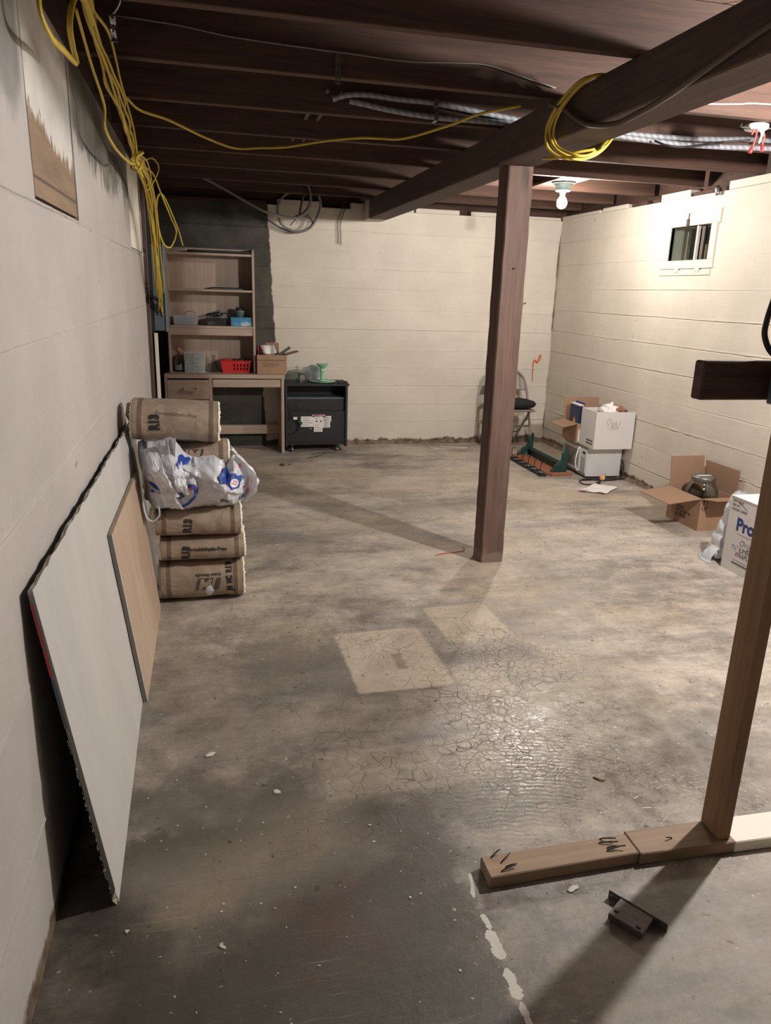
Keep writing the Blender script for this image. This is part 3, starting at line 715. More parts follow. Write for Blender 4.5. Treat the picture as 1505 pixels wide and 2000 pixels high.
# ------------------------------------------------------------------ beams and post
b1 = box('wooden_beam', 1.508, -1.49, 2.2, 1.712, 3.975, 2.371, M['beam'], None, 0.006)
tag(b1, 'nearer dark brown wooden ceiling beam, draped with yellow cable coil', 'beam')
b2 = box('wooden_beam', 1.528, 3.985, 2.2, 1.712, 7.555, 2.371, M['beam'], None, 0.006)
tag(b2, 'farther dark brown wooden beam running from the post to the back wall', 'beam')
def post_mesh():
    bm = bmesh.new(); n = 60
    R = []
    for i in range(n + 1):
        z = 2.199 * i / n; ring = []
        for (x, y, k) in ((1.562, 3.952, 0), (1.702, 3.952, 1), (1.702, 4.092, 2), (1.562, 4.092, 3)):
            w_ = 0.0035 * nz(z * 9, k * 5.0) + (0.004 * nz(z * 30, k * 3.0) if z < 0.5 else 0)
            cx, cy = (1 if k in (1, 2) else -1), (1 if k > 1 else -1)
            c = 0.006
            ring.append(bm.verts.new((x + w_ - cx * (c if k in (0, 2) else 0), y - cy * (0 if k in (0, 2) else c), z)))
            ring.append(bm.verts.new((x + w_ - cx * (0 if k in (0, 2) else c), y - cy * (c if k in (0, 2) else 0), z)))
        # order the bevelled corner points around the ring
        ring = [ring[1], ring[0], ring[3], ring[2], ring[5], ring[4], ring[7], ring[6]]
        ring.sort(key=lambda v: math.atan2(v.co.y - 4.022, v.co.x - 1.632)); R.append(ring)
    for a, b in zip(R, R[1:]):
        for k in range(8): bm.faces.new((a[k], a[(k + 1) % 8], b[(k + 1) % 8], b[k]))
    bm.faces.new(R[0][::-1]); bm.faces.new(R[-1]); return bm
p = from_bm('wooden_post', post_mesh(), M['post']); 
pt = thing('wooden_post', 'square reddish brown wooden post standing in the middle of the floor', 'post', (0, 0, 0))
p.name = 'post_timber'; p.parent = pt
tube('nail', [(1.702, 3.99, 1.50), (1.73, 3.975, 1.515)], 0.003, M['nail'], pt, 6, 3)
tube('nail', [(1.63, 3.952, 1.69), (1.63, 3.94, 1.692)], 0.004, M['nail'], pt, 6, 3)

# ------------------------------------------------------------------ wallboard and tan board leaning on the left wall
dw = thing('wallboard_sheet', 'large grey white wallboard sheet with a broken top edge leaning on the left wall', 'wallboard', (0, 0, 0))
A, B_, Cc, D = Vector((-0.274, 1.675, 0.001)), Vector((-0.308, 4.07, 0.001)), Vector((-0.390, 4.06, 0.87)), Vector((-0.394, 1.66, 0.893))
nrm = (B_ - A).cross(D - A).normalized(); nrm = nrm if nrm.x < 0 else -nrm
def dwp(s, t): return (A * (1 - s) + B_ * s) * (1 - t) + (D * (1 - s) + Cc * s) * t
top = [dwp(1 - i / 70, 1 + 0.010 * nz(i * 0.4, 2.2) + 0.006 * nz(i * 1.7, 7.2)) for i in range(71)]
face = [dwp(0, 0)] + [dwp(i / 20, 0.0) for i in range(1, 21)] + top
slab('paper_face', face, nrm * 0.0012, M['plaster'], dw)
core_top = [dwp(1 - i / 70, 1 + 0.010 * nz(i * 0.4, 2.2) - 0.004 + 0.009 * nz(i * 2.3, 1.2)) + nrm * 0.0013 for i in range(71)]
slab('gypsum_core', [dwp(0.0, 0) + nrm * 0.0013] + [dwp(1, 0) + nrm * 0.0013] + core_top, nrm * 0.0095, M['gypsum'], dw)
slab('paper_back', [dwp(0, 0) + nrm * 0.0109, dwp(1, 0) + nrm * 0.0109] + [q + nrm * 0.0096 for q in core_top], nrm * 0.001, M['grey_edge'], dw)
e = Vector((0, -0.0015, 0))
slab('paper_edge', [dwp(0, 0.015), dwp(0, 0.985), dwp(0, 0.985) + nrm * 0.011, dwp(0, 0.015) + nrm * 0.011], e, M['grey_edge'], dw)
def strip(n, t0, t1, m): slab(n, [dwp(0, t0) + nrm * 0.0072 + e, dwp(0, t1) + nrm * 0.0072 + e, dwp(0, t1) + nrm * 0.0128 + e, dwp(0, t0) + nrm * 0.0128 + e], e * 0.6, m, dw)
strip('end_tape', 0.84, 0.965, M['red_tape']); strip('end_tape', 0.755, 0.835, M['red_tape']); strip('end_tape', 0.60, 0.745, M['blue_tape'])
bm = bmesh.new(); rnd = random.Random(5)
for i in range(60):                                         # torn paper crumbs along the back of the near edge
    t = rnd.random() * 0.55 + 0.01; q = dwp(0, t) + nrm * rnd.uniform(0.011, 0.0145) + e * rnd.uniform(-0.5, 1.2)
    r = rnd.uniform(0.0015, 0.005)
    bmesh.ops.create_icosphere(bm, subdivisions=1, radius=r, matrix=Matrix.Translation(q) @ Matrix.Diagonal((0.5, 1, 1.3, 1)))
o = from_bm('torn_paper', bm, M['plaster'], dw); o['kind'] = 'stuff'
slab('torn_corner', [dwp(0, 0.0) + nrm * 0.004, dwp(0.004, 0.02), dwp(0.0, 0.05), dwp(0, 0.02) + nrm * 0.012 + e], e * 6, M['gypsum'], dw)

tb = thing('tan_board', 'tan melamine board with white front edge leaning against the wallboard sheet', 'board', (0, 0, 0))
A2, B2, C2, D2 = Vector((-0.270, 2.68, 0.001)), Vector((-0.266, 3.56, 0.001)), Vector((-0.350, 3.70, 0.672)), Vector((-0.3535, 2.68, 0.684))
n2 = (B2 - A2).cross(D2 - A2).normalized(); n2 = n2 if n2.x < 0 else -n2
def tbp(s, t): return (A2 * (1 - s) + B2 * s) * (1 - t) + (D2 * (1 - s) + C2 * s) * t
slab('board_panel', [tbp(0, 0), tbp(1, 0), tbp(1, 1), tbp(0, 1)], n2 * 0.0155, M['tan_board'], tb)
slab('edge_strip', [tbp(0, 0), tbp(0, 1), tbp(0, 1) + n2 * 0.0155, tbp(0, 0) + n2 * 0.0155], (0, -0.002, 0), M['grey_edge'], tb)
slab('edge_lip', [tbp(0, 0) - n2 * 0.0012, tbp(0, 1) - n2 * 0.0012, tbp(0, 1) + n2 * 0.0015, tbp(0, 0) + n2 * 0.0015], (0, -0.0032, 0), M['white_paint'], tb)
tops = [tbp(i / 50, 1 + 0.006 * nz(i * 0.9, 5)) for i in range(51)]
bm = bmesh.new()
r0 = [bm.verts.new(q + Vector((0, 0, 0.001 + 0.003 * abs(nz(i * 1.9, 3))))) for i, q in enumerate([tbp(i / 50, 1) for i in range(51)])]
r1 = [bm.verts.new(q + n2 * 0.0155 + Vector((0, 0, 0.001 + 0.004 * abs(nz(i * 2.1, 8))))) for i, q in enumerate([tbp(i / 50, 1) for i in range(51)])]
for i in range(50): bm.faces.new((r0[i], r0[i + 1], r1[i + 1], r1[i]))
from_bm('sawn_edge', bm, M['chip'], tb)
slab('seam_line', [tbp(0.35, 0.02), tbp(0.356, 0.02), tbp(0.356, 0.995), tbp(0.35, 0.995)], -n2 * 0.0004, M['white_paint'], tb)

# ------------------------------------------------------------------ stack of insulation rolls
def roll(label, loc, L, a, b, seed, ry=0.0, rx=0.0, rz=0.0, kind=0):
    """rolled batt: long axis along local X, half height a, half depth b, print on the front"""
    t = thing('insulation_roll', label, 'insulation roll', loc, (rx, ry, rz), 'stack of insulation rolls')
    N, K = 56, 40; h = L / 2
    def sup(th, n=2.7):
        c, s_ = math.cos(th), math.sin(th)
        return (-b * math.copysign(abs(c) ** (2 / n), c), a * math.copysign(abs(s_) ** (2 / n), s_))
    def wr_(x, y, z): return 0.006 * nz(x * 5 + seed, y * 6, z * 6) + 0.0035 * nz(x * 17, y * 18 + seed, z * 18)
    def ring(x, k=1.0, out=0.0):
        o = []
        for i in range(N):
            y, z = sup(2 * PI * i / N); y *= k; z *= k
            d = wr_(x, y, z) + out; q = Vector((0, y, z)); ln = q.length
            q = q * ((ln + d) / ln); z2 = max(q.z, -a + 0.0005)
            o.append((x, q.y, z2))
        return o
    vs, fs = [], []
    xs = [-h + L * i / K for i in range(K + 1)]
    for x in xs: vs += ring(x + 0.002 * nz(x * 3, seed) if abs(x) < h - 1e-6 else x)
    for i in range(K):
        for j in range(N):
            p, q = i * N + j, i * N + (j + 1) % N
            fs.append((p, p + N, q + N, q))
    from_pd('kraft_facing', vs, fs, M['kraft'], t, True)
    for sg in (-1, 1):                                       # fluffy spiral end, a little proud of the paper
        bm = bmesh.new(); rr = []
        for (k, px) in ((0.99, 0.002), (0.965, 0.010), (0.90, 0.013), (0.75, 0.010), (0.5, 0.012), (0.25, 0.009)):
            rr.append([bm.verts.new((sg * (h + px * (0.75 + 0.9 * nz(i * 0.9, k * 7, seed + sg))) , y, max(z, -a + 0.001))) for i, (_, y, z) in enumerate(ring(sg * h, k))])
        c = bm.verts.new((sg * (h + 0.006), 0, 0))
        for u, v in zip(rr, rr[1:]):
            for i in range(N): bm.faces.new((u[i], u[(i + 1) % N], v[(i + 1) % N], v[i]))
        for i in range(N): bm.faces.new((rr[-1][i], rr[-1][(i + 1) % N], c))
        from_bm('fibreglass_end', bm, M['fiber'], t, True)
    def front(u, v):                                         # (u along X, v up the front)
        vv = max(-0.97, min(0.97, v / a)); y = -b * (1 - abs(vv) ** 2.7) ** (1 / 2.7)
        q = Vector((0, y, v)); ln = q.length; d = wr_(u, y, v)
        q = q * ((ln + d + 0.0022) / ln); return (u, q.y, q.z)
    return t, front
def rot_fn(fn, u0, v0, ang, sx=1.0):
    c, s_ = math.cos(ang), math.sin(ang)
    return lambda u, v: fn(u0 + (u * c * sx - v * s_), v0 + (u * s_ * sx + v * c))
CUT = 0.012
def jm_logo(t, fn, u0, v0, k, ang, half=False):
    f = rot_fn(fn, u0, v0, ang)
    # slanted block with the two letters left open (built as separate filled pieces around them)
    W, H = 0.125 * k, 0.062 * k; sl = 0.012 * k
    patch('printed_logo', [(-W / 2, -H / 2), (W / 2 - sl, -H / 2), (W / 2, H / 2), (-W / 2 + sl, H / 2)], f, M['grey_ink'], t, CUT)
    g = rot_fn(lambda u, v: [x + y for x, y in zip(fn(u, v), (0, -0.0012, 0))], u0, v0, ang)
    text('printed_logo', 'JM', 0.072 * k, lambda u, v: g(u + 0.0 * v, v - 0.002 * k), M['kraft'], t, 0.003 * k, CUT, 'CENTER', 0.25, 1.05)
    text('lettering', 'Johns Manville', 0.021 * k, rot_fn(fn, u0, v0 - (0.046 * k) * math.cos(ang), ang), M['grey_ink'], t, 0.0006, CUT, 'CENTER', 0.15, 1.05)

t, f = roll('lowest insulation roll, on the floor, with upside-down logo and a white patch', (-0.062, 3.765, 0.1065), 0.405, 0.1055, 0.165, 1.0)
jm_logo(t, f, 0.03, -0.002, 1.0, PI)
text('lettering', 'JM  MC  R13', 0.040, rot_fn(f, 0.137, -0.045, PI / 2 + 0.03), M['ink'], t, 0.0024, CUT, 'LEFT', 0, 0.66)
text('lettering', '97', 0.036, rot_fn(f, 0.125, -0.095, PI / 2 + 0.03), M['ink'], t, 0.0012, CUT, 'LEFT', 0, 0.7)
bm = bmesh.new(); bmesh.ops.create_icosphere(bm, subdivisions=3, radius=1)
for v in bm.verts:
    d = 1 + 0.35 * nz(v.co.x * 2, v.co.y * 2, v.co.z * 2); p_ = f(0.035 + v.co.x * 0.022 * d, -0.035 + v.co.z * 0.036 * d); v.co = Vector((p_[0], p_[1] + 0.004 + v.co.y * 0.007, p_[2]))
from_bm('fibreglass_tuft', bm, M['bag'], t, True)
t, f = roll('second insulation roll from the floor, printed Formaldehyde-Free', (-0.052, 3.765, 0.2775), 0.400, 0.0645, 0.165, 2.0)
text('lettering', 'R13', 0.050, rot_fn(f, -0.085, -0.038, PI / 2 - 0.1), M['ink'], t, 0.0035, CUT, 'LEFT', 0, 0.85)
text('lettering', 'Formaldehyde-Free', 0.026, rot_fn(f, -0.085, 0.014, -0.01), M['ink'], t, 0.0006, CUT, 'LEFT', 0, 0.98)
t, f = roll('third insulation roll, under the white plastic bag, marked R13', (-0.068, 3.765, 0.4145), 0.405, 0.0715, 0.165, 3.0, 0.012)
text('lettering', 'R13', 0.052, rot_fn(f, -0.055, -0.036, PI / 2 - 0.12), M['ink'], t, 0.0035, CUT, 'LEFT', 0, 0.85)
t, f = roll('fourth insulation roll, wrapped in the white plastic bag, logo facing up', (-0.115, 3.805, 0.655), 0.395, 0.155, 0.150, 4.0, 0.02, -0.10)
f4 = f; jm_logo(t, f, 0.02, 0.082, 1.0, 0.0)
t, f = roll('topmost insulation roll, tilted, marked R13 near its left end', (-0.157, 3.775, 0.913), 0.395, 0.094, 0.155, 5.0, 0.055, 0.0)
text('lettering', 'R13', 0.060, rot_fn(f, -0.092, -0.030, PI / 2 + 0.05), M['ink'], t, 0.0045, CUT, 'LEFT', 0, 0.78)
text('lettering', 'Formaldehyde-Free', 0.022, rot_fn(f, -0.09, 0.052, -0.04), M['grey_ink'], t, -0.0002, CUT, 'LEFT', 0, 1.1)
patch('printed_logo', [(0.005, -0.092), (0.095, -0.092), (0.105, -0.074), (0.0, -0.074)], f, M['grey_ink'], t, CUT)
patch('torn_flap', [(-0.185, -0.03), (-0.205, -0.03), (-0.232, 0.02), (-0.224, 0.082), (-0.19, 0.088)], lambda u, v: (u, -0.05 - abs(v) * 0.2 + 0.3 * (u + 0.19), v), M['kraft'], t, 0.02)

# ------------------------------------------------------------------ plastic bag around the fourth roll
def lerp_tab(tab, x):
    for (a, b), (c, d) in zip(tab, tab[1:]):
        if x <= c: return b + (d - b) * max(0, min(1, (x - a) / (c - a)))
    return tab[-1][1]
TOPZ = [(-0.345, .80), (-0.30, .838), (-0.235, .842), (-0.20, .845), (-0.185, .862), (-0.165, .838), (-0.13, .785), (-0.09, .748), (-0.03, .752), (0.02, .752), (0.05, .735), (0.075, .70), (0.11, .752), (0.145, .735), (0.18, .655), (0.205, .56)]
BOTZ = [(-0.345, .70), (-0.325, .60), (-0.30, .515), (-0.26, .494), (-0.1, .490), (0.0, .492), (0.1, .500), (0.18, .512), (0.205, .53)]
def ridge(x, y, s):
    d = noise.voronoi(Vector((x, y, s)))[0]
    return 0.9 - 1.3 * d[0] + 0.5 * (d[1] - d[0])
def bagp(u, v):
    """u in 0..1 left to right, v in 0..1 bottom to top"""
    x = -0.345 + 0.55 * u; zb_, zt = lerp_tab(BOTZ, x), lerp_tab(TOPZ, x); z = zb_ + (zt - zb_) * v
    bul = math.sin(PI * min(1, max(0, v * 0.95 + 0.05))) ** 0.7
    side = min(1, 5 * u + 0.15) * min(1, 4 * (1 - u) + 0.2)
    y = 3.655 - 0.105 * bul * side - 0.01
    y += 0.05 * (1 - v) ** 3 + (0.035 * max(0, v - 0.8) / 0.2)
    y += 0.20 * max(0, u - 0.80) ** 2 / 0.04 + 0.10 * max(0, 0.10 - u) / 0.10
    cr = 0.034 * ridge(x * 7 + z * 6, z * 6 - x * 4, 1.0) + 0.017 * ridge(x * 16 + z * 9, z * 17 - x * 9, 3.0) + 0.006 * ridge(x * 40, z * 36, 5.0)
    y -= cr * (0.25 + 0.75 * side) * (1.15 if u < 0.5 else 0.75) - 0.015
    # a deep fold from the upper middle towards the lower right
    fx = (z - 0.70) + (x + 0.03) * 0.75
    y -= 0.026 * math.exp(-(fx / 0.022) ** 2) * (1 if x > -0.08 else 0.3)
    return Vector((x + 0.006 * nz(z * 14, x * 3), min(y, 3.90), z + 0.004 * nz(x * 40, v * 3)))
bg = thing('plastic_bag', 'crumpled white plastic shopping bag with blue and red print around the fourth insulation roll', 'plastic bag', (0, 0, 0))
NU, NV = 150, 100
vs = [bagp(i / NU, j / NV) for j in range(NV + 1) for i in range(NU + 1)]
fs = [(j * (NU + 1) + i, j * (NU + 1) + i + 1, (j + 1) * (NU + 1) + i + 1, (j + 1) * (NU + 1) + i) for j in range(NV) for i in range(NU)]
from_pd('bag_front', vs, fs, M['bag'], bg, True)
vs, fs = [], []                                               # right lobe puffing out behind the roll's end
for j in range(31):
    for i in range(41):
        a_, b_ = i / 40, j / 30; th = -0.35 + 2.3 * a_
        x = 0.085 + 0.115 * math.sin(PI * (0.15 + 0.8 * b_)) * math.cos(th * 0.55) ; y = 3.62 + 0.30 * a_; z = 0.515 + 0.235 * b_
        d = 0.014 * ridge(y * 14, z * 15, 2.0) + 0.006 * ridge(y * 33, z * 29, 8.0)
        vs.append((x + d + 0.02 * (1 - a_), y, z))
fs = [(j * 41 + i, j * 41 + i + 1, (j + 1) * 41 + i + 1, (j + 1) * 41 + i) for j in range(30) for i in range(40)]
from_pd('bag_side', vs, fs, M['bag'], bg, True)
def bag_flap(c, seed, n=26):
    """loose fold of film: corners (x, z, stand-off) on the bag front"""
    vs = []
    for j in range(n + 1):
        for i in range(n + 1):
            u, v = i / n, j / n
            x, z, l = [(c[0][k] * (1 - u) + c[1][k] * u) * (1 - v) + (c[3][k] * (1 - u) + c[2][k] * u) * v for k in range(3)]
            zb_, zt = lerp_tab(BOTZ, max(-0.345, min(0.205, x))), lerp_tab(TOPZ, max(-0.345, min(0.205, x)))
            q = bagp(max(0, min(1, (x + 0.345) / 0.55)), max(0.0, min(1.0, (z - zb_) / max(0.02, zt - zb_))))
            d = 0.014 * ridge(x * 13 + seed, z * 15, seed) + 0.006 * ridge(x * 34, z * 37 + seed, seed)
            edge = min(1, 8 * min(u, 1 - u) + 0.2)
            vs.append((x + 0.006 * nz(v * 9, seed, u * 3), q.y - 0.003 - l - d * edge * min(1, l * 60), z + 0.008 * nz(u * 8, seed + 2)))
    from_pd('bag_fold', vs, [(j * (n + 1) + i, j * (n + 1) + i + 1, (j + 1) * (n + 1) + i + 1, (j + 1) * (n + 1) + i) for j in range(n) for i in range(n)], M['bag'], bg, True)
bag_flap([(-0.31, 0.79, 0.0), (-0.245, 0.80, 0.004), (-0.150, 0.585, 0.045), (-0.215, 0.560, 0.030)], 1.0)
bag_flap([(-0.175, 0.735, 0.0), (-0.135, 0.745, 0.0), (-0.105, 0.600, 0.040), (-0.165, 0.620, 0.030)], 2.0)
bag_flap([(-0.145, 0.725, 0.0), (0.115, 0.735, 0.004), (0.185, 0.600, 0.010), (0.045, 0.615, 0.040)], 3.0)
bag_flap([(-0.30, 0.60, 0.0), (-0.17, 0.575, 0.02), (-0.13, 0.510, 0.03), (-0.275, 0.505, 0.02)], 4.0)
hp = [(-0.315, 3.575, 0.62), (-0.318, 3.565, 0.54), (-0.305, 3.56, 0.478), (-0.275, 3.56, 0.462), (-0.248, 3.562, 0.49), (-0.25, 3.57, 0.53)]
tube('bag_handle', hp, 0.004, M['bag'], bg, 8, 8, 5.0)
bm = bmesh.new(); rows = []
for j in range(13):                                           # the gathered handle that sticks up over the roll
    t_ = j / 12; rows.append([bm.verts.new((-0.205 + 0.05 * i / 10 - 0.0 * t_ + 0.010 * t_ * math.sin(i), 3.585 + 0.016 * math.sin(i * 1.3 + t_) - 0.01 * t_, 0.80 + 0.058 * t_ - 0.05 * (i / 10) * (1 - t_) + 0.008 * nz(i * 0.7, t_ * 3))) for i in range(11)])
for a_, b_ in zip(rows, rows[1:]):
    for i in range(10): bm.faces.new((a_[i], a_[i + 1], b_[i + 1], b_[i]))
from_bm('bag_handle', bm, M['bag'], bg, True)
def bagmap(x0, z0, k, ang, lift=0.003):
    c, s_ = math.cos(ang), math.sin(ang)
    def fn(u, v):
        x = x0 + k * (u * c - v * s_); z = z0 + k * (u * s_ + v * c)
        zb_, zt = lerp_tab(BOTZ, x), lerp_tab(TOPZ, x)
        q = bagp((x + 0.345) / 0.55, min(0.995, max(0.005, (z - zb_) / (zt - zb_)))); return (q.x, q.y - lift, q.z)
    return fn
SH = [(-1, 0.75), (-0.55, 1), (0, 0.8), (0.55, 1), (1, 0.75), (0.85, 0.1), (1, -0.5), (0.4, -0.75), (0, -1), (-0.4, -0.75), (-1, -0.5), (-0.85, 0.1)]
LIFT = 0.030
def logo(x, z, k, ang, word='', inner=True, lf=0.003):
    patch('printed_logo', SH, bagmap(x, z, k, ang, lf), M['bag_blue'], bg, 0.16)
    if inner: patch('printed_logo', [(0.62 * math.cos(q / 14 * 2 * PI), -0.12 + 0.52 * math.sin(q / 14 * 2 * PI)) for q in range(14)], bagmap(x, z, k, ang, lf + 0.0012), M['bag_white'], bg, 0.16)
    if word: text('lettering', word, 0.75, bagmap(x, z - 0.1 * k, k, ang, lf + 0.0025), M['bag_red'], bg, 0.02, 0.2, 'CENTER')
logo(0.112, 0.648, 0.036, -0.55, '25', True, 0.042); logo(0.066, 0.672, 0.028, -0.75, '', False, 0.038)
logo(-0.130, 0.735, 0.030, -0.5, '', False)
def ellipse_arc(x, z, k, ang, a0, a1): 
    P_ = [(math.cos(a0 + (a1 - a0) * i / 14), 0.55 * math.sin(a0 + (a1 - a0) * i / 14)) for i in range(15)]
    return patch('printed_logo', P_ + [(p[0] * 0.72, p[1] * 0.72) for p in P_[::-1]], bagmap(x, z, k, ang), M['bag_blue'], bg, 0.12)
ellipse_arc(-0.13, 0.575, 0.085, 0.85, -2.6, 0.7)
text('lettering', 'W', 0.030, bagmap(-0.108, 0.615, 1, 0.7), M['bag_red'], bg, 0.001, 0.008)
text('lettering', 'LE', 0.030, bagmap(-0.155, 0.565, 1, 0.7), M['bag_blue'], bg, 0.0015, 0.008)
patch('printed_logo', [(-0.9, 0.9), (0.1, 0.5), (0.9, -0.2), (0.7, -0.8), (-0.5, 0.1)], bagmap(-0.265, 0.625, 0.035, 0.2), M['bag_blue'], bg, 0.16)
text('lettering', 'RAY', 0.026, bagmap(-0.285, 0.60, 1, -0.75), M['bag_blue'], bg, 0.001, 0.008)
patch('printed_logo', [(-1, 1), (0.8, 0.9), (0.9, -0.4), (-0.4, -1)], bagmap(-0.305, 0.81, 0.016, 0.1), M['blue_tape'], bg, 0.2)
patch('printed_logo', [(-1, 0.5), (0.9, 0.4), (1, -0.3), (-0.8, -0.5)], bagmap(0.06, 0.537, 0.022, -0.2), M['blue_tape'], bg, 0.2)
text('lettering', 'LAY', 0.028, bagmap(0.13, 0.532, 1, -0.15), M['bag_blue'], bg, 0.001, 0.008)
for q in ((0.172, 0.60, 0.020, -0.9), (0.178, 0.555, 0.014, -0.3), (0.14, 0.70, 0.013, 0.4)): patch('printed_logo', [(-1, 0.7), (0.4, 1), (1, 0.1), (0.6, -0.9), (-0.7, -0.6)], bagmap(*q), M['bag_red'], bg, 0.2)

# ------------------------------------------------------------------ desk and hutch
dk = thing('desk', 'pale oak laminate desk with one drawer pedestal against the dark back wall', 'desk', (0, 0, 0))
FY, BY = 7.17, 7.545
box('desk_top', -0.386, FY - 0.004, 0.722, 0.712, BY, 0.760, M['oak'], dk, 0.003)
box('side_panel', -0.386, FY + 0.004, 0.0, -0.366, BY, 0.722, M['oak_v'], dk, 0.001)
box('side_panel', 0.682, FY, 0.0, 0.710, BY, 0.722, M['oak_v'], dk, 0.002)
box('side_panel', 0.012, FY + 0.004, 0.07, 0.040, BY - 0.03, 0.722, M['oak_v'], dk, 0.001)
d1 = box('drawer', -0.364, FY + 0.002, 0.528, 0.010, FY + 0.022, 0.708, M['oak'], dk, 0.002)
tube('drawer_handle', [(-0.215, FY + 0.002, 0.625), (-0.215, FY - 0.022, 0.628), (-0.205, FY - 0.026, 0.616), (-0.11, FY - 0.026, 0.613), (-0.100, FY - 0.022, 0.626), (-0.100, FY + 0.002, 0.625)], 0.0085, M['oak'], d1, 8, 5)
d2 = box('drawer', -0.364, FY + 0.002, 0.245, 0.010, FY + 0.022, 0.522, M['oak'], dk, 0.002)
tube('drawer_handle', [(-0.215, FY + 0.002, 0.40), (-0.215, FY - 0.022, 0.403), (-0.205, FY - 0.026, 0.391), (-0.11, FY - 0.026, 0.388), (-0.100, FY - 0.022, 0.401), (-0.100, FY + 0.002, 0.40)], 0.0085, M['oak'], d2, 8, 5)
box('kick_board', -0.366, FY + 0.012, 0.06, 0.012, FY + 0.028, 0.24, M['oak'], dk, 0.001)
box('drawer', 0.046, FY + 0.006, 0.640, 0.676, FY + 0.026, 0.712, M['oak'], dk, 0.002)
box('stretcher', 0.040, BY - 0.085, 0.142, 0.682, BY - 0.067, 0.232, M['oak'], dk, 0.001)

hu = thing('hutch', 'pale oak open shelf hutch standing on the desk', 'shelf unit', (0, 0, 0))
HX0, HX1, HF, HB, HT = -0.338, 0.454, 7.27, 7.535, 1.885
def hside(x0, x1):
    prof = [(HF, 0.762), (HB, 0.762), (HB, HT), (HF + 0.05, HT), (HF + 0.02, HT - 0.008), (HF + 0.004, HT - 0.026), (HF, HT - 0.05)]
    slab('side_panel', [(x0, y, z) for y, z in prof], (x1 - x0, 0, 0), M['oak_v'], hu)
hside(HX0, HX0 + 0.020); hside(HX1 - 0.020, HX1)
box('back_panel', HX0 + 0.020, HB - 0.012, 0.762, HX1 - 0.020, HB - 0.004, HT - 0.002, M['oak_v'], hu)
for z in (1.815, 1.500): box('shelf', HX0 + 0.020, HF + 0.004, z, HX1 - 0.020, HB - 0.012, z + 0.020, M['oak'], hu, 0.002)
sh = box('shelf', HX0 + 0.020, HF + 0.004, 1.172, HX1 - 0.020, HB - 0.012, 1.194, M['oak'], hu, 0.002)
box('rail', HX0 + 0.020, HF + 0.010, 1.108, HX1 - 0.020, HF + 0.028, 1.172, M['oak'], hu, 0.001)
# things on the hutch
t = thing('tray', 'flat black tray lying on top of the hutch', 'tray', (0.145, 7.40, 1.836))
bm = bmesh.new(); abox(bm, -0.26, -0.10, 0, 0.26, 0.10, 0.004); from_bm('tray_base', bm, M['black_rough'], t)
boxes('tray_rim', [(-0.28, -0.115, 0.003, 0.28, -0.10, 0.024), (-0.28, 0.10, 0.003, 0.28, 0.115, 0.024), (-0.28, -0.10, 0.003, -0.26, 0.10, 0.024), (0.26, -0.10, 0.003, 0.28, 0.10, 0.024)], M['black'], t, 0.003)
t = thing('laptop', 'closed dark folder-thin laptop lying on the second hutch shelf', 'laptop', (0.22, 7.40, 1.5205))
box('laptop_base', -0.16, -0.10, 0.001, 0.13, 0.10, 0.011, M['steel'], t, 0.003); box('laptop_lid', -0.165, -0.105, 0.012, 0.20, 0.105, 0.019, M['black'], t, 0.003)
t = thing('plastic_bin', 'clear plastic bin of blue rags on the third hutch shelf', 'bin', (-0.175, 7.39, 1.195))
def open_box(name, x, y, z, w_, mat, parent, fl=0.0):
    bm = bmesh.new(); k = 1 + fl
    o0 = [(-x, -y, 0), (x, -y, 0), (x, y, 0), (-x, y, 0)]; o1 = [(a * k, b * k, z) for a, b, _ in o0]
    i1 = [(a * (k - w_ / x), b * (k - w_ / y), z) for a, b, _ in o0]; i0 = [(a * (1 - w_ / x), b * (1 - w_ / y), w_) for a, b, _ in o0]
    R = [[bm.verts.new(p) for p in q] for q in (o0, o1, i1, i0)]
    for a, b in zip(R, R[1:]):
        for i in range(4): bm.faces.new((a[i], a[(i + 1) % 4], b[(i + 1) % 4], b[i]))
    bm.faces.new(R[0][::-1]); bm.faces.new(R[3]); return from_bm(name, bm, mat, parent)
open_box('bin_body', 0.105, 0.085, 0.085, 0.003, M['frost'], t, 0.06)
def lump(name, c, s, mat, parent, seed=0.0, amp=0.35, sub=3, fr=2.0):
    bm = bmesh.new(); bmesh.ops.create_icosphere(bm, subdivisions=sub, radius=1)
    for v in bm.verts:
        d = 1 + amp * nz(v.co.x * fr + seed, v.co.y * fr, v.co.z * fr) + amp * 0.5 * abs(nz(v.co.x * fr * 2.7, v.co.y * fr * 2.7 + seed, v.co.z * fr * 2.7))
        v.co = Vector((c[0] + v.co.x * s[0] * d, c[1] + v.co.y * s[1] * d, c[2] + v.co.z * s[2] * d))
    return from_bm(name, bm, mat, parent, True)
lump('rag', (-0.03, 0, 0.042), (0.058, 0.055, 0.030), M['blue_box'], t, 1.0, 0.25); lump('rag', (0.055, 0.0, 0.036), (0.035, 0.05, 0.026), M['frost'], t, 4.0, 0.25)
tube('hoop', [(0.04 + 0.045 * math.cos(a), -0.03, 0.098 + 0.027 * math.sin(a)) for a in [i * PI / 8 for i in range(16)]], 0.0025, M['red_paper'], t, 6, 2, 1.0, True)
t = thing('tool_tray', 'black tray of dark tools on the third hutch shelf', 'tray', (0.095, 7.385, 1.195))
open_box('tray_body', 0.092, 0.08, 0.062, 0.005, M['black'], t, 0.05)
box('tray_label', -0.075, -0.0865, 0.008, -0.01, -0.0845, 0.035, M['grey_ink'], t, 0.0)
random.seed(11)
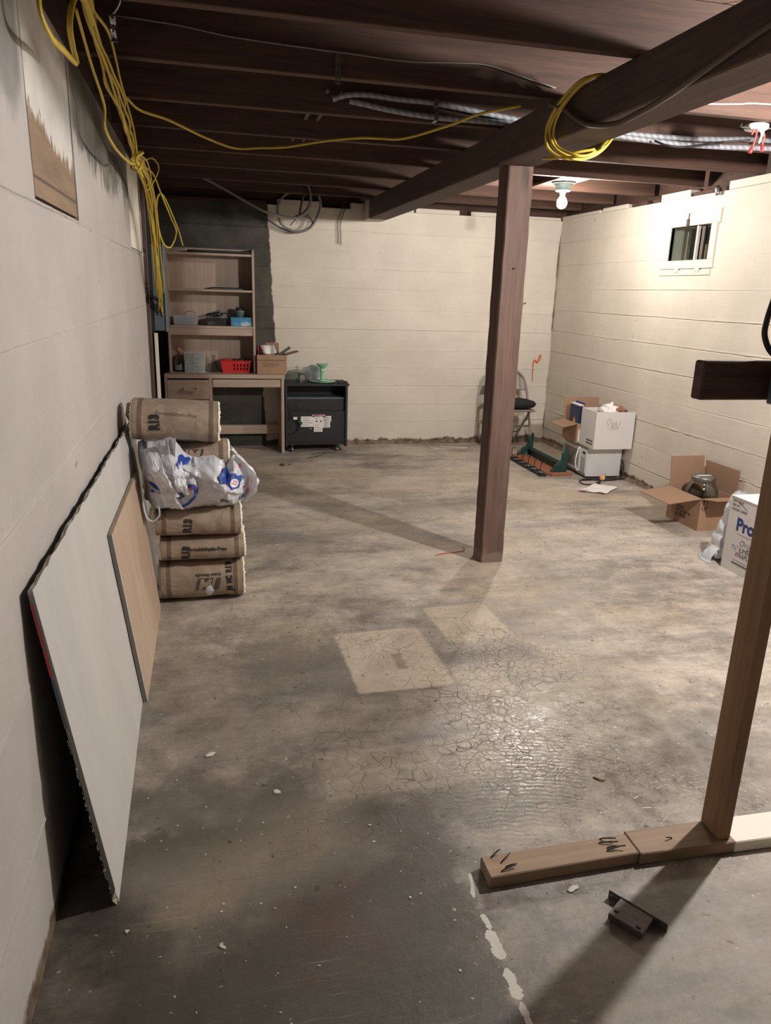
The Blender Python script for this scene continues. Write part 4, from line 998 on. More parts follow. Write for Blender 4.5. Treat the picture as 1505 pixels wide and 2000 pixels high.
for i in range(7):
    bm = bmesh.new(); abox(bm, -0.07, -0.009, -0.006, 0.07, 0.009, 0.006, TR((random.uniform(-0.03, 0.03), random.uniform(-0.05, 0.05), 0.07 + 0.008 * i), 0, random.uniform(-0.35, -0.05), random.uniform(-0.4, 0.4)), 0.003)
    from_bm('tool', bm, M['black'] if i % 3 else M['steel'], t)
t = thing('carton', 'blue printed carton on the third hutch shelf', 'carton', (0.330, 7.375, 1.195))
box('carton_body', -0.098, -0.075, 0.0, 0.098, 0.075, 0.078, M['blue_box'], t, 0.002); box('carton_lid_edge', -0.099, -0.076, 0.066, 0.099, 0.076, 0.079, M['blue_box'], t, 0.002)
t = thing('plant_pot', 'small grey green pot with dark scraps standing on the blue carton', 'pot', (0.320, 7.375, 1.2745))
lathe('pot', [(0.0, 0.0), (0.036, 0.0), (0.046, 0.050), (0.049, 0.052), (0.049, 0.060), (0.045, 0.060), (0.043, 0.045), (0.034, 0.006), (0.0, 0.006)], M['teal'], t, 28, None, False)
lump('scrap', (0.0, 0, 0.065), (0.038, 0.034, 0.022), M['black'], t, 2.0, 0.4)
lump('scrap', (-0.018, -0.004, 0.082), (0.02, 0.018, 0.012), M['rust'], t, 6.0, 0.4)
# bottom bay (standing on the desk top, z = 0.760)
ZT = 0.761
t = thing('bottle', 'round clear liquor bottle with a cork ball stopper on the desk, left', 'bottle', (-0.258, 7.40, ZT))
lathe('bottle_glass', [(0.0, 0.0), (0.046, 0.0), (0.052, 0.006), (0.054, 0.05), (0.052, 0.085), (0.040, 0.112), (0.020, 0.128), (0.015, 0.140), (0.015, 0.168), (0.018, 0.170), (0.018, 0.176), (0.012, 0.176), (0.011, 0.14), (0.016, 0.125), (0.036, 0.108), (0.048, 0.083), (0.05, 0.05), (0.048, 0.012), (0.0, 0.009)], M['glass'], t, 32, None, False)
lathe('stopper', [(0.0, 0.165), (0.010, 0.166), (0.012, 0.178), (0.023, 0.184), (0.029, 0.200), (0.027, 0.216), (0.016, 0.228), (0.0, 0.231)], M['amber'], t, 24)
bm = bmesh.new(); 
for i in range(15):
    a0, a1 = -PI / 2 - 0.7 + 1.4 * i / 15, -PI / 2 - 0.7 + 1.4 * (i + 1) / 15
    bm.faces.new([bm.verts.new((0.0553 * math.cos(a), 0.0553 * math.sin(a), z)) for a, z in ((a0, 0.02), (a1, 0.02), (a1, 0.065), (a0, 0.065))])
from_bm('bottle_label', bm, M['teal'], t)
t = thing('drawer_organizer', 'small clear three-drawer plastic organizer on the desk', 'organizer', (-0.112, 7.40, ZT))
boxes('organizer_frame', [(-0.092, -0.07, 0, -0.086, 0.075, 0.182), (0.086, -0.07, 0, 0.092, 0.075, 0.182), (-0.086, -0.07, 0, 0.086, 0.075, 0.006), (-0.086, -0.07, 0.176, 0.086, 0.075, 0.182), (-0.086, -0.07, 0.064, 0.086, 0.075, 0.069), (-0.086, -0.07, 0.120, 0.086, 0.075, 0.125), (-0.086, 0.071, 0.006, 0.086, 0.075, 0.176)], M['white_plastic'], t, 0.001)
for k, (z0, z1) in enumerate(((0.008, 0.062), (0.071, 0.118), (0.127, 0.174))):
    d = box('drawer', -0.083, -0.074, z0, 0.083, -0.069, z1, M['frost'], t, 0.002)
    boxes('drawer_box', [(-0.083, -0.068, z0, -0.080, 0.06, z1 - 0.006), (0.080, -0.068, z0, 0.083, 0.06, z1 - 0.006), (-0.08, -0.068, z0, 0.08, 0.06, z0 + 0.003)], M['frost'], d)
    lathe('drawer_tab', [(0.0, 0.0), (0.008, 0.001), (0.006, 0.006), (0.0, 0.008)], M['white_plastic'], d, 12, TR((0, -0.074, z0 + 0.028), PI / 2))
    if k == 2: lump('drawer_contents', (0.0, -0.02, z0 + 0.020), (0.06, 0.03, 0.013), M['paper'], d, 3.0, 0.4)
t = thing('glass_flask', 'clear conical glass flask on the desk beside the organizer', 'flask', (0.062, 7.40, ZT))
lathe('flask_glass', [(0.0, 0.0), (0.050, 0.0), (0.055, 0.008), (0.050, 0.030), (0.024, 0.105), (0.018, 0.118), (0.018, 0.150), (0.024, 0.158), (0.021, 0.158), (0.0155, 0.150), (0.0155, 0.118), (0.021, 0.104), (0.047, 0.030), (0.051, 0.010), (0.0, 0.004)], M['glass'], t, 32, None, False)
t = thing('plastic_basket', 'red slotted plastic basket of dark odds and ends on the desk', 'basket', (0.268, 7.395, ZT))
def basket():
    bm = bmesh.new(); bx, by, h, fl_ = 0.122, 0.080, 0.112, 0.155
    def P_(s, v):                      # s along the perimeter 0..4, v up
        k = 1 + fl_ * v; s %= 4; i = int(s); f_ = s - i
        c = [(-bx, -by), (bx, -by), (bx, by), (-bx, by)]; a, b = c[i], c[(i + 1) % 4]
        return Vector(((a[0] + (b[0] - a[0]) * f_) * k, (a[1] + (b[1] - a[1]) * f_) * k, h * v))
    us = []
    for side in range(4):
        n = 17
        us += [side + (i / n) for i in range(n)]
    vsn = [0, 0.16, 0.22, 0.44, 0.52, 0.74, 0.86, 1.0]
    g = [[bm.verts.new(P_(u, v)) for u in us] for v in vsn]; N = len(us)
    for j in range(len(vsn) - 1):
        for i in range(N):
            si = i % 17
            if j in (2, 4) and ((i // 17 == 0 and 6 <= si <= 15 and si % 2 == 1) or (i // 17 != 0 and 2 < si < 15 and si % 2 == 1)): continue
            bm.faces.new((g[j][i], g[j][(i + 1) % N], g[j + 1][(i + 1) % N], g[j + 1][i]))
    bm.faces.new(g[0][::-1]); return bm
o = from_bm('basket_body', basket(), M['red_plastic'], t); md = o.modifiers.new('thick', 'SOLIDIFY'); md.thickness = 0.003
k_ = 1.155; boxes('basket_rim', [(-0.122 * k_ - 0.008, -0.08 * k_ - 0.008, 0.108, 0.122 * k_ + 0.008, -0.08 * k_, 0.116), (-0.122 * k_ - 0.008, 0.08 * k_, 0.108, 0.122 * k_ + 0.008, 0.08 * k_ + 0.006, 0.116), (-0.122 * k_ - 0.008, -0.08 * k_, 0.108, -0.122 * k_, 0.08 * k_, 0.116), (0.122 * k_, -0.08 * k_, 0.108, 0.122 * k_ + 0.008, 0.08 * k_, 0.116)], M['red_plastic'], t, 0.002)
for i in range(6): lump('basket_contents', (-0.09 + 0.036 * i, random.uniform(-0.02, 0.02), 0.088 + random.uniform(0, 0.02)), (0.034, 0.045, 0.022), (M['black'], M['rust'], M['cushion'])[i % 3], t, i * 2.0, 0.4)
box('basket_contents', -0.115, -0.085, 0.116, -0.03, 0.0, 0.126, M['red_plastic'], t, 0.003)

# open cardboard boxes: body panels with thickness, each flap a part
def carton(t, x, y, h, mat, th=0.005, name='box_body'):
    return boxes(name, [(-x, -y, 0, x, y, th), (-x, -y, th, x, -y + th, h), (-x, y - th, th, x, y, h), (-x, -y + th, th, -x + th, y - th, h), (x - th, -y + th, th, x, y - th, h)], mat, t)
def flap(t, a, b, out, L, mat, th=0.004, name='flap', taper=0.0):
    a, b, out = Vector(a), Vector(b), Vector(out).normalized() * L; d = (b - a).normalized()
    n = d.cross(out).normalized() * th
    return slab(name, [a, b, b + out - d * taper, a + out + d * taper], n, mat, t)
t = thing('cardboard_box', 'small brown cardboard box of junk at the right end of the desk', 'box', (0.600, 7.33, ZT), (0, 0, 0.02))
carton(t, 0.140, 0.105, 0.178, M['card'])
flap(t, (-0.14, -0.105, 0.178), (0.14, -0.105, 0.178), (0, -0.30, -1.0), 0.045, M['card'], 0.004)
flap(t, (0.14, -0.10, 0.178), (0.14, 0.10, 0.178), (1, 0.0, 0.28), 0.125, M['card_in'], 0.004, taper=0.012)
flap(t, (-0.04, 0.105, 0.178), (0.09, 0.105, 0.178), (0, 0.1, 1), 0.100, M['card_in'], 0.004)
text('handwriting', 'Sample', 0.062, lambda u, v: (-0.095 + u, -0.1058, 0.085 + v + u * 0.05), M['grey_ink'], t, -0.001, 0, 'LEFT', 0.35, 0.9)
t = thing('folder', 'dark red folder standing in the cardboard box on the desk', 'folder', (0.485, 7.33, ZT + 0.007))
for i in range(3): box('folder_leaf', 0.0 + 0.012 * i, -0.07, 0.0, 0.008 + 0.012 * i, 0.07, 0.235 + 0.012 * (2 - i), M['red_paper'], t, 0.001, 1, TR((0, 0, 0), 0, -0.04 + 0.05 * i))
t = thing('cloth', 'white printed cloth hanging out of the cardboard box on the desk', 'cloth', (0.565, 7.30, ZT + 0.185))
vs = []; nu, nv = 20, 26
for j in range(nv + 1):
    for i in range(nu + 1):
        u, v = i / nu, j / nv; x = -0.055 + 0.125 * u - 0.01 * math.sin(v * 4); arc = v * 0.26
        y = 0.05 - 0.13 * v + 0.012 * math.sin(u * 9 + v * 3); z = 0.005 + 0.085 * math.sin(PI * (0.12 + 0.78 * v)) - 0.03 * v + 0.008 * nz(u * 5, v * 5) + (0.02 * abs(u - 0.5) if v > 0.8 else 0)
        vs.append((x, y, z))
o = from_pd('cloth_sheet', vs, [(j * (nu + 1) + i, j * (nu + 1) + i + 1, (j + 1) * (nu + 1) + i + 1, (j + 1) * (nu + 1) + i) for j in range(nv) for i in range(nu)], M['paper'], t, True)
md = o.modifiers.new('thick', 'SOLIDIFY'); md.thickness = 0.0015
text('lettering', 'lllll', 0.03, lambda u, v: (-0.012 + v, -0.0545 - 0.012, 0.075 + u * 0.0), M['ink'], t)
t = thing('hand_plane', 'grey metal bar tool sticking up out of the cardboard box on the desk', 'tool', (0.65, 7.33, ZT + 0.15), (0, -0.62, 0))
box('tool_bar', -0.06, -0.018, 0.0, 0.165, 0.018, 0.012, M['steel'], t, 0.002); box('tool_bar_edge', -0.06, -0.020, -0.012, 0.165, -0.018, 0.012, M['rust'], t, 0.0)
box('tool_grip', 0.02, -0.012, -0.03, 0.055, 0.012, -0.001, M['rust'], t, 0.003)

# ------------------------------------------------------------------ black media cabinet, rear side turned to the room
t = thing('media_cabinet', 'low black cabinet on casters with white warning labels on its rear', 'cabinet', (0, 0, 0))
CX0, CX1, CY0, CY1 = 0.722, 1.335, 7.20, 7.54
box('cabinet_top', CX0 - 0.004, CY0 - 0.008, 0.652, CX1 + 0.012, CY1, 0.674, M['black_rough'], t, 0.002)
box('side_panel', CX0, CY0, 0.052, CX0 + 0.020, CY1, 0.652, M['black_rough'], t, 0.002)
box('side_panel', CX1 - 0.022, CY0, 0.052, CX1, CY1, 0.652, M['black_rough'], t, 0.002)
box('bottom_panel', CX0 + 0.020, CY0 + 0.010, 0.072, CX1 - 0.022, CY1, 0.094, M['black'], t, 0.002)
box('rear_panel', CX0 + 0.020, CY0 + 0.018, 0.094, CX1 - 0.022, CY0 + 0.026, 0.400, M['black'], t, 0.001)
box('panel_ledge', CX0 + 0.020, CY0 + 0.016, 0.400, CX1 - 0.022, CY0 + 0.05, 0.406, M['black_rough'], t, 0.001)
box('rear_panel', CX0 + 0.020, CY0 + 0.046, 0.406, CX1 - 0.022, CY0 + 0.054, 0.520, M['black'], t, 0.001)
box('shelf', CX0 + 0.020, CY0 + 0.046, 0.520, CX1 - 0.022, CY1 - 0.02, 0.534, M['panel'], t, 0.001)
box('back_board', CX0 + 0.020, CY1 - 0.02, 0.534, CX1 - 0.022, CY1 - 0.012, 0.652, M['black'], t)
lathe('cable_grommet', [(0.0, 0), (0.014, 0), (0.016, 0.004), (0.010, 0.006), (0.0, 0.006)], M['black_rough'], t, 16, TR((0.842, CY0 + 0.046, 0.455), PI / 2))
for (x, y) in ((0.79, 7.24), (1.24, 7.24), (0.79, 7.50), (1.24, 7.50)):
    bm = bmesh.new(); alathe(bm, [(0.0, -0.010), (0.020, -0.010), (0.022, -0.006), (0.022, 0.006), (0.020, 0.010), (0.0, 0.010)], 16, TR((x, y, 0.022), 0, PI / 2)); cw = from_bm('caster', bm, M['steel'], t, True)
    box('caster_fork', x - 0.013, y - 0.008, 0.022, x + 0.013, y + 0.012, 0.072, M['black'], cw, 0.001)
ly = CY0 + 0.0172
for (x0, z0, x1, z1, k) in ((0.875, 0.250, 1.005, 0.353, 0), (0.985, 0.345, 1.115, 0.371, 1), (1.003, 0.200, 1.090, 0.352, 0), (1.085, 0.300, 1.175, 0.356, 0), (1.090, 0.240, 1.165, 0.302, 0)):
    dy = 0.0003 if z0 == 0.200 else 0.0
    l_ = box('warning_label', x0, ly - 0.0006 - dy, z0, x1, ly - dy, z1, M['paper'] if not k else M['pink'], t)
    nl = 6 if x1 - x0 < 0.1 else 4
    bm = bmesh.new()
    for q in range(nl):
        zz = z1 - (z1 - z0) * (q + 0.9) / (nl + 0.8)
        if x0 == 1.003 and q in (1, 2): continue
        abox(bm, x0 + 0.012, ly - 0.0011 - dy, zz - 0.0016, x0 + (x1 - x0) * (0.55 + 0.35 * ((q * 7) % 3) / 2), ly - 0.0007 - dy, zz + 0.0016)
    from_bm('label_print', bm, M['grey_ink'], l_)
for x in (1.018, 1.060): patch('warning_triangle', [(x, 0.298), (x + 0.022, 0.298), (x + 0.011, 0.318)], lambda u, v: (u, ly - 0.0013, v), M['ink'], t)
box('green_dot', 0.968, ly - 0.001, 0.226, 0.980, ly, 0.238, M['jade'], t)
# coil of power cord tied on the rear, with its plug
cd = thing('power_cord', 'coiled black power cord hanging on the rear of the black cabinet', 'cord', (0, 0, 0))
pts = []
for i in range(4 * 14):
    a = 2 * PI * i / 14; pts.append((0.792 + (0.060 + 0.005 * math.sin(i * 1.1)) * math.cos(a), CY0 + 0.008 - 0.004 * math.sin(i * 0.37), 0.265 + (0.078 + 0.006 * math.sin(i * 0.7)) * math.sin(a)))
pts = [(0.752, CY0 + 0.035, 0.47), (0.762, CY0 + 0.004, 0.42), (0.775, CY0 + 0.002, 0.37)] + pts
tube('cord', pts, 0.004, M['rubber'], cd, 6, 4)
box('cord_tag', 0.800, CY0 - 0.001, 0.325, 0.838, CY0 + 0.001, 0.352, M['paper'], cd, 0, 1, None)
bm = bmesh.new(); abox(bm, -0.026, -0.011, -0.013, 0.026, 0.011, 0.013, TR((0.862, CY0 - 0.001, 0.300), 0, 0.7, 0), 0.004); from_bm('plug', bm, M['green'], cd)
tube('plug_prong', [(0.880, CY0 - 0.002, 0.282), (0.893, CY0 - 0.002, 0.270)], 0.0025, M['steel'], cd, 6, 2)
# on the cabinet top (z = 0.674)
ZC = 0.6745
t = thing('glass_dome', 'clear glass cake dome with a knob, on the black cabinet', 'glass dome', (0.862, 7.41, ZC))
lathe('dome_glass', [(0.120, 0.0), (0.122, 0.004), (0.120, 0.010), (0.119, 0.060), (0.112, 0.083), (0.090, 0.100), (0.05, 0.110), (0.014, 0.114), (0.010, 0.120), (0.018, 0.130), (0.018, 0.140), (0.009, 0.147), (0.0, 0.148), (0.0, 0.142), (0.0, 0.110), (0.05, 0.1065), (0.088, 0.0965), (0.109, 0.081), (0.116, 0.060), (0.1165, 0.0)], M['glass'], t, 40, None, False)
t = thing('round_platter', 'frosted round glass platter leaning on edge behind the green stand', 'platter', (1.03, 7.47, ZC), (0.0, 0.0, 0.0))
bm = bmesh.new(); alathe(bm, [(0.0, -0.004), (0.075, -0.003), (0.080, 0.0), (0.075, 0.006), (0.045, 0.018), (0.0, 0.022), (0.0, 0.018), (0.044, 0.014), (0.072, 0.003)], 36, TR((0, 0, 0.0825), -1.25, 0.0, -0.35), False); from_bm('platter_glass', bm, M['frost'], t, True)
t = thing('cake_stand', 'jade green glass pedestal candle stand on the black cabinet', 'stand', (1.098, 7.32, ZC + 0.0145))
lathe('stand_foot', [(0.0, 0.0), (0.036, 0.0), (0.036, 0.004), (0.024, 0.008), (0.020, 0.014), (0.0, 0.014)], M['jade'], t, 32)
lathe('stand_stem', [(0.019, 0.014), (0.022, 0.020), (0.018, 0.026), (0.021, 0.034), (0.017, 0.040), (0.019, 0.050), (0.016, 0.064), (0.019, 0.080), (0.022, 0.095), (0.027, 0.103), (0.021, 0.108), (0.026, 0.116), (0.019, 0.120), (0.0, 0.120)], M['jade'], t, 32)
lathe('stand_cup', [(0.012, 0.120), (0.026, 0.124), (0.044, 0.140), (0.054, 0.156), (0.060, 0.160), (0.060, 0.165), (0.052, 0.163), (0.040, 0.150), (0.020, 0.134), (0.0, 0.132)], M['jade'], t, 36, None, False)
t = thing('glass_plate', 'flat jade green glass plate under the pedestal stand on the cabinet', 'plate', (1.10, 7.325, ZC))
lathe('plate_glass', [(0.0, 0.0), (0.095, 0.0), (0.125, 0.008), (0.130, 0.012), (0.128, 0.015), (0.095, 0.008), (0.0, 0.008)], M['jade'], t, 44, None, False)
lathe('plate_ring', [(0.04, 0.0075), (0.05, 0.0105), (0.06, 0.0145), (0.045, 0.0145), (0.0, 0.0140)], M['jade'], t, 32)
t = thing('small_black_box', 'small flat black box at the right edge of the cabinet top', 'box', (1.283, 7.245, ZC))
box('box_body', -0.045, -0.030, 0.0, 0.050, 0.035, 0.014, M['black'], t, 0.002); box('box_lid', -0.047, -0.032, 0.0145, 0.052, 0.037, 0.020, M['black_rough'], t, 0.002)

# ------------------------------------------------------------------ electrical panel, its backing stud, yellow cables
st = thing('panel_stud', 'brown wooden stud upright at the end of the left wall, below the panel', 'stud', (0, 0, 0))
box('stud_timber', -0.448, 6.06, 0.0, -0.402, 6.12, 2.28, M['post'], st, 0.002)
box('paint_strip', -0.386, 6.10, 0.0, -0.360, 6.115, 1.19, M['white_paint'], st, 0.001)
box('backing_board', -0.50, 6.12, 0.0, -0.386, 6.14, 2.25, M['black_rough'], st, 0.001)
pn = thing('electrical_panel', 'narrow grey-blue steel breaker panel box beside the hutch', 'electrical panel', (0, 0, 0))
box('panel_box', -0.384, 6.145, 1.205, -0.300, 6.50, 1.835, M['panel'], pn, 0.004)
box('panel_cover', -0.2995, 6.135, 1.195, -0.290, 6.51, 1.845, M['panel'], pn, 0.003)
for (x, z) in ((-0.325, 1.40), (-0.322, 1.375), (-0.320, 1.350), (-0.318, 1.325), (-0.345, 1.44), (-0.345, 1.335)):
    lathe('cable_connector', [(0.0, 0.0), (0.012, 0.0), (0.012, 0.010), (0.008, 0.012), (0.008, 0.016), (0.0, 0.016)], M['steel'], pn, 12, TR((x, 6.145, z), PI / 2))
for z in (1.50, 1.56, 1.62, 1.70, 1.78): lathe('knockout', [(0.0, 0.0), (0.011, 0.0), (0.010, 0.002), (0.0, 0.0022)], M['steel'], pn, 14, TR((-0.345 + 0.012 * math.sin(z * 9), 6.145, z), PI / 2))
yb_ = thing('cable_bundle', 'loose hanging bundle of yellow cables along the top of the left wall', 'cables', (0, 0, 0))
rc = random.Random(21)
A0 = [(-0.30, 2.50, 2.30), (-0.29, 3.15, 2.29), (-0.285, 3.60, 2.27), (-0.29, 3.80, 2.17), (-0.31, 4.1, 2.11)]
A1 = [(-0.31, 4.1, 2.11), (-0.305, 4.75, 2.10), (-0.31, 5.15, 2.02), (-0.315, 5.45, 1.85), (-0.32, 5.70, 1.62), (-0.325, 5.95, 1.46)]
for i in range(8):                                              # upper run: fanned-out strands, tied at both ends
    sp = -0.5 + i / 7; P_ = []
    sag = rc.uniform(-0.02, 0.13)
    for k, t_ in enumerate([q / 7 for q in range(8)]):
        f_ = math.sin(PI * t_); y = 2.50 + 1.60 * t_
        base_z = 2.335 - 0.05 * t_ - 0.15 * t_ ** 3
        P_.append((-0.300 + 0.03 * sp * f_ + 0.012 * rc.uniform(-1, 1), y + rc.uniform(-0.04, 0.04), base_z + 0.035 * sp * f_ - sag * f_ * 0.7 + rc.uniform(-0.012, 0.012)))
    tube('cable', P_, 0.0065, M['yellow'], yb_, 6, 6, 0.75)
for i in range(11):                                             # lower run: down to the panel
    sp = -0.5 + i / 10; P_ = [(-0.31 + 0.01 * sp, 4.08 + 0.06 * rc.uniform(-1, 1), 2.13 + 0.03 * sp)]
    dn = [( -0.305, 4.55, 2.14), (-0.300, 5.0, 2.08), (-0.305, 5.35, 1.93), (-0.312, 5.65, 1.70), (-0.318, 5.90, 1.52)]
    for (x, y, z) in dn: P_.append((x + 0.035 * sp + rc.uniform(-0.012, 0.012), y + rc.uniform(-0.08, 0.08), z + 0.05 * sp + rc.uniform(-0.03, 0.03)))
    k = i % 6; P_.append(((-0.325, -0.322, -0.320, -0.318, -0.345, -0.345)[k] , 6.125, (1.40, 1.375, 1.350, 1.325, 1.44, 1.335)[k] + 0.002 * i))
    tube('cable', P_, 0.006, M['yellow'], yb_, 6, 6, 0.75)
for (P_, r) in (([(-0.31, 4.2, 2.12), (-0.27, 4.9, 2.17), (-0.245, 5.35, 2.10), (-0.20, 5.6, 1.98), (-0.175, 5.72, 1.90), (-0.215, 5.65, 1.80), (-0.26, 5.55, 1.82), (-0.285, 5.45, 1.95), (-0.27, 5.3, 2.07), (-0.235, 5.40, 2.10), (-0.165, 5.66, 1.93), (-0.135, 5.72, 1.815)], 0.006),
               ([(-0.31, 4.12, 2.10), (-0.275, 4.13, 2.05), (-0.29, 4.0, 2.11), (-0.26, 4.05, 2.15), (-0.30, 4.15, 2.16), (-0.32, 4.08, 2.08), (-0.28, 4.02, 2.07), (-0.265, 4.12, 2.13)], 0.006),
               ([(-0.30, 4.6, 2.19), (-0.26, 4.85, 2.24), (-0.235, 4.95, 2.20), (-0.28, 4.9, 2.10), (-0.30, 4.75, 2.06), (-0.27, 4.6, 2.10)], 0.005),
               ([(-0.33, 2.60, 2.30), (-0.335, 2.90, 2.24), (-0.325, 3.12, 2.16), (-0.325, 3.10, 2.08), (-0.315, 3.35, 2.05), (-0.30, 3.75, 2.06), (-0.30, 4.05, 2.10)], 0.0065)):
    tube('cable', P_, r, M['yellow'], yb_, 6, 7, 0.75)
fc = thing('yellow_cable_loop', 'thick yellow cable loop hanging at the top left corner by the boarded opening', 'cable', (0, 0, 0))
tube('cable', [(-0.33, 2.25, 2.36), (-0.345, 2.16, 2.24), (-0.345, 2.10, 2.15), (-0.335, 2.16, 2.11), (-0.335, 2.36, 2.13), (-0.33, 2.52, 2.145), (-0.325, 2.44, 2.165), (-0.32, 2.38, 2.20), (-0.31, 2.42, 2.27), (-0.30, 2.55, 2.31), (-0.295, 2.68, 2.29), (-0.30, 2.72, 2.33), (-0.30, 2.66, 2.37)], 0.010, M['yellow'], fc, 8, 8, 0.55)
yc = thing('yellow_cable', 'single yellow cable drooping across the ceiling under the joists', 'cable', (0, 0, 0))
tube('cable', [(-0.30, 3.75, 2.32), (-0.26, 4.02, 2.325), (-0.139, 4.224, 2.33), (0.04, 4.62, 2.33), (0.205, 4.86, 2.328), (0.35, 4.80, 2.33), (0.493, 4.708, 2.33), (0.67, 4.48, 2.335), (0.826, 4.29, 2.33), (0.94, 4.28, 2.335), (1.06, 4.20, 2.33), (1.19, 3.83, 2.335), (1.26, 3.60, 2.345), (1.40, 3.45, 2.36)], 0.0068, M['yellow'], yc, 8, 8, 0.75)
cc = thing('cable_coil', 'coil of yellow cable hung around the nearer ceiling beam', 'cable coil', (0, 0, 0))
LP = [(1.61, 3.02, 2.385), (1.497, 3.00, 2.372), (1.478, 3.16, 2.335), (1.474, 3.28, 2.26), (1.488, 3.27, 2.175), (1.55, 3.22, 2.128), (1.63, 3.23, 2.138), (1.705, 3.25, 2.178), (1.736, 3.20, 2.25), (1.736, 3.10, 2.33), (1.70, 3.03, 2.382)]
pts = []
for l in range(4):
    for i, (x, y, z) in enumerate(LP):
        f_ = math.sin(PI * i / 10); pts.append((x - 0.004 * (l % 2) * f_ if x < 1.6 else x + 0.004 * l, y + 0.026 * (l - 1.5) + 0.012 * math.sin(i * 2.0 + l * 1.7) * f_, z - 0.010 * f_ * math.sin(l * 2.1) if z < 2.36 else z + 0.004 * l))
tube('cable', pts, 0.0062, M['yellow'], cc, 6, 6, 0.8)
tube('cable_tail', [(1.66, 3.22, 2.165), (1.58, 3.24, 2.15), (1.53, 3.30, 2.135), (1.50, 3.40, 2.145)], 0.006, M['yellow'], cc, 6, 6)
# grey cables
t = thing('dark_cable', 'old dark brown cable sagging along the near beam side', 'cable', (0, 0, 0))
tube('cable', [(1.49, 1.2, 2.31), (1.488, 1.75, 2.285), (1.488, 1.97, 2.262), (1.488, 2.20, 2.225), (1.488, 2.436, 2.186), (1.488, 2.617, 2.169), (1.488, 2.755, 2.166), (1.485, 2.95, 2.20), (1.485, 3.08, 2.25), (1.482, 3.18, 2.30), (1.47, 3.3, 2.34)], 0.0105, M['dark_cable'], t, 8, 8)
for (lab, p1) in (('upper grey twisted cable running along under the joists to the beam', [(0.636, 3.965, 2.432), (0.70, 3.95, 2.452), (0.80, 3.95, 2.462), (0.95, 3.95, 2.455), (1.149, 3.95, 2.452), (1.42, 3.95, 2.427), (1.673, 3.95, 2.405), (1.90, 3.95, 2.395), (2.157, 3.95, 2.392), (2.447, 3.95, 2.392), (2.76, 3.95, 2.404), (3.0, 3.955, 2.42), (3.5, 3.955, 2.42)]),
                  ('lower grey twisted cable running along under the joists to the beam', [(0.72, 3.968, 2.432), (0.80, 3.955, 2.420), (0.92, 3.95, 2.404), (1.152, 3.95, 2.390), (1.423, 3.95, 2.392), (1.68, 3.945, 2.388), (1.90, 3.945, 2.383), (2.158, 3.945, 2.376), (2.451, 3.945, 2.364), (2.767, 3.945, 2.366), (2.993, 3.945, 2.376), (3.5, 3.945, 2.39)])):
    t = thing('grey_cable', lab, 'cable', (0, 0, 0), group=None)
    tube('cable', p1, 0.0135, M['twist'], t, 10, 8)
    for x in ((1.16,) if 'lower' in lab else (1.10, 2.9)):
        k = min(range(len(p1)), key=lambda i: abs(p1[i][0] - x)); q = p1[k]
        boxes('cable_clip', [(q[0] - 0.008, q[1] - 0.019, q[2] - 0.018, q[0] + 0.008, q[1] - 0.0145, q[2] + 0.018), (q[0] - 0.008, q[1] - 0.0145, q[2] - 0.019, q[0] + 0.008, 3.99, q[2] - 0.0145)], M['steel'], t, 0.001)
for n, (x, lab) in enumerate(((0.595, 'left one of two grey cables threaded through the joists, showing as short stubs'), (0.664, 'right one of two grey cables threaded through the joists, showing as short stubs'))):
    P_ = [(x + 0.02, 3.97, 2.468), (x, 4.3, 2.474), (x - 0.006, 5.0, 2.472), (x - 0.004, 5.7, 2.474), (x - 0.03, 6.4, 2.470), (x - 0.05, 7.22, 2.474)]
    t = thing('grey_cable', lab, 'cable', (0, 0, 0)); tube('cable', P_, 0.0095, M['grey_cable'], t, 8, 5)
t = thing('grey_conduit_cable', 'grey cable slanting down from the joists to loops at the dark wall corner', 'cable', (0, 0, 0))
tube('cable', [(-0.20, 7.10, 2.50), (0.0, 7.15, 2.45), (0.169, 7.2, 2.384), (0.477, 7.2, 2.233), (0.60, 7.22, 2.192), (0.72, 7.25, 2.170), (0.842, 7.25, 2.172), (0.935, 7.22, 2.24), (0.962, 7.2, 2.32), (0.955, 7.2, 2.40), (0.911, 7.2, 2.50)], 0.0125, M['grey_cable'], t, 10, 8)
tube('cable', [(0.80, 7.30, 2.40), (0.72, 7.35, 2.34), (0.685, 7.40, 2.25), (0.72, 7.44, 2.13), (0.80, 7.46, 2.08), (0.90, 7.46, 2.065), (1.0, 7.46, 2.11), (1.065, 7.44, 2.22), (1.085, 7.42, 2.32), (1.06, 7.40, 2.40)], 0.0115, M['grey_cable'], t, 10, 8)
tube('cable', [(0.70, 7.48, 2.10), (0.60, 7.50, 2.16), (0.74, 7.50, 2.085), (0.88, 7.49, 2.06), (0.98, 7.48, 2.10), (1.02, 7.47, 2.16), (0.96, 7.46, 2.22)], 0.009, M['grey_cable'], t, 8, 8)
tube('cable', [(0.93, 7.36, 2.40), (0.90, 7.36, 2.30), (0.88, 7.36, 2.20), (0.845, 7.34, 2.19)], 0.010, M['dark_cable'], t, 8, 6)
tube('cable_tail', [(0.88, 7.30, 2.19), (0.83, 7.30, 2.15), (0.79, 7.30, 2.105)], 0.004, M['rust'], t, 6, 4); tube('cable_tail', [(0.92, 7.30, 2.19), (0.97, 7.30, 2.17), (0.985, 7.30, 2.14)], 0.004, M['rust'], t, 6, 4)
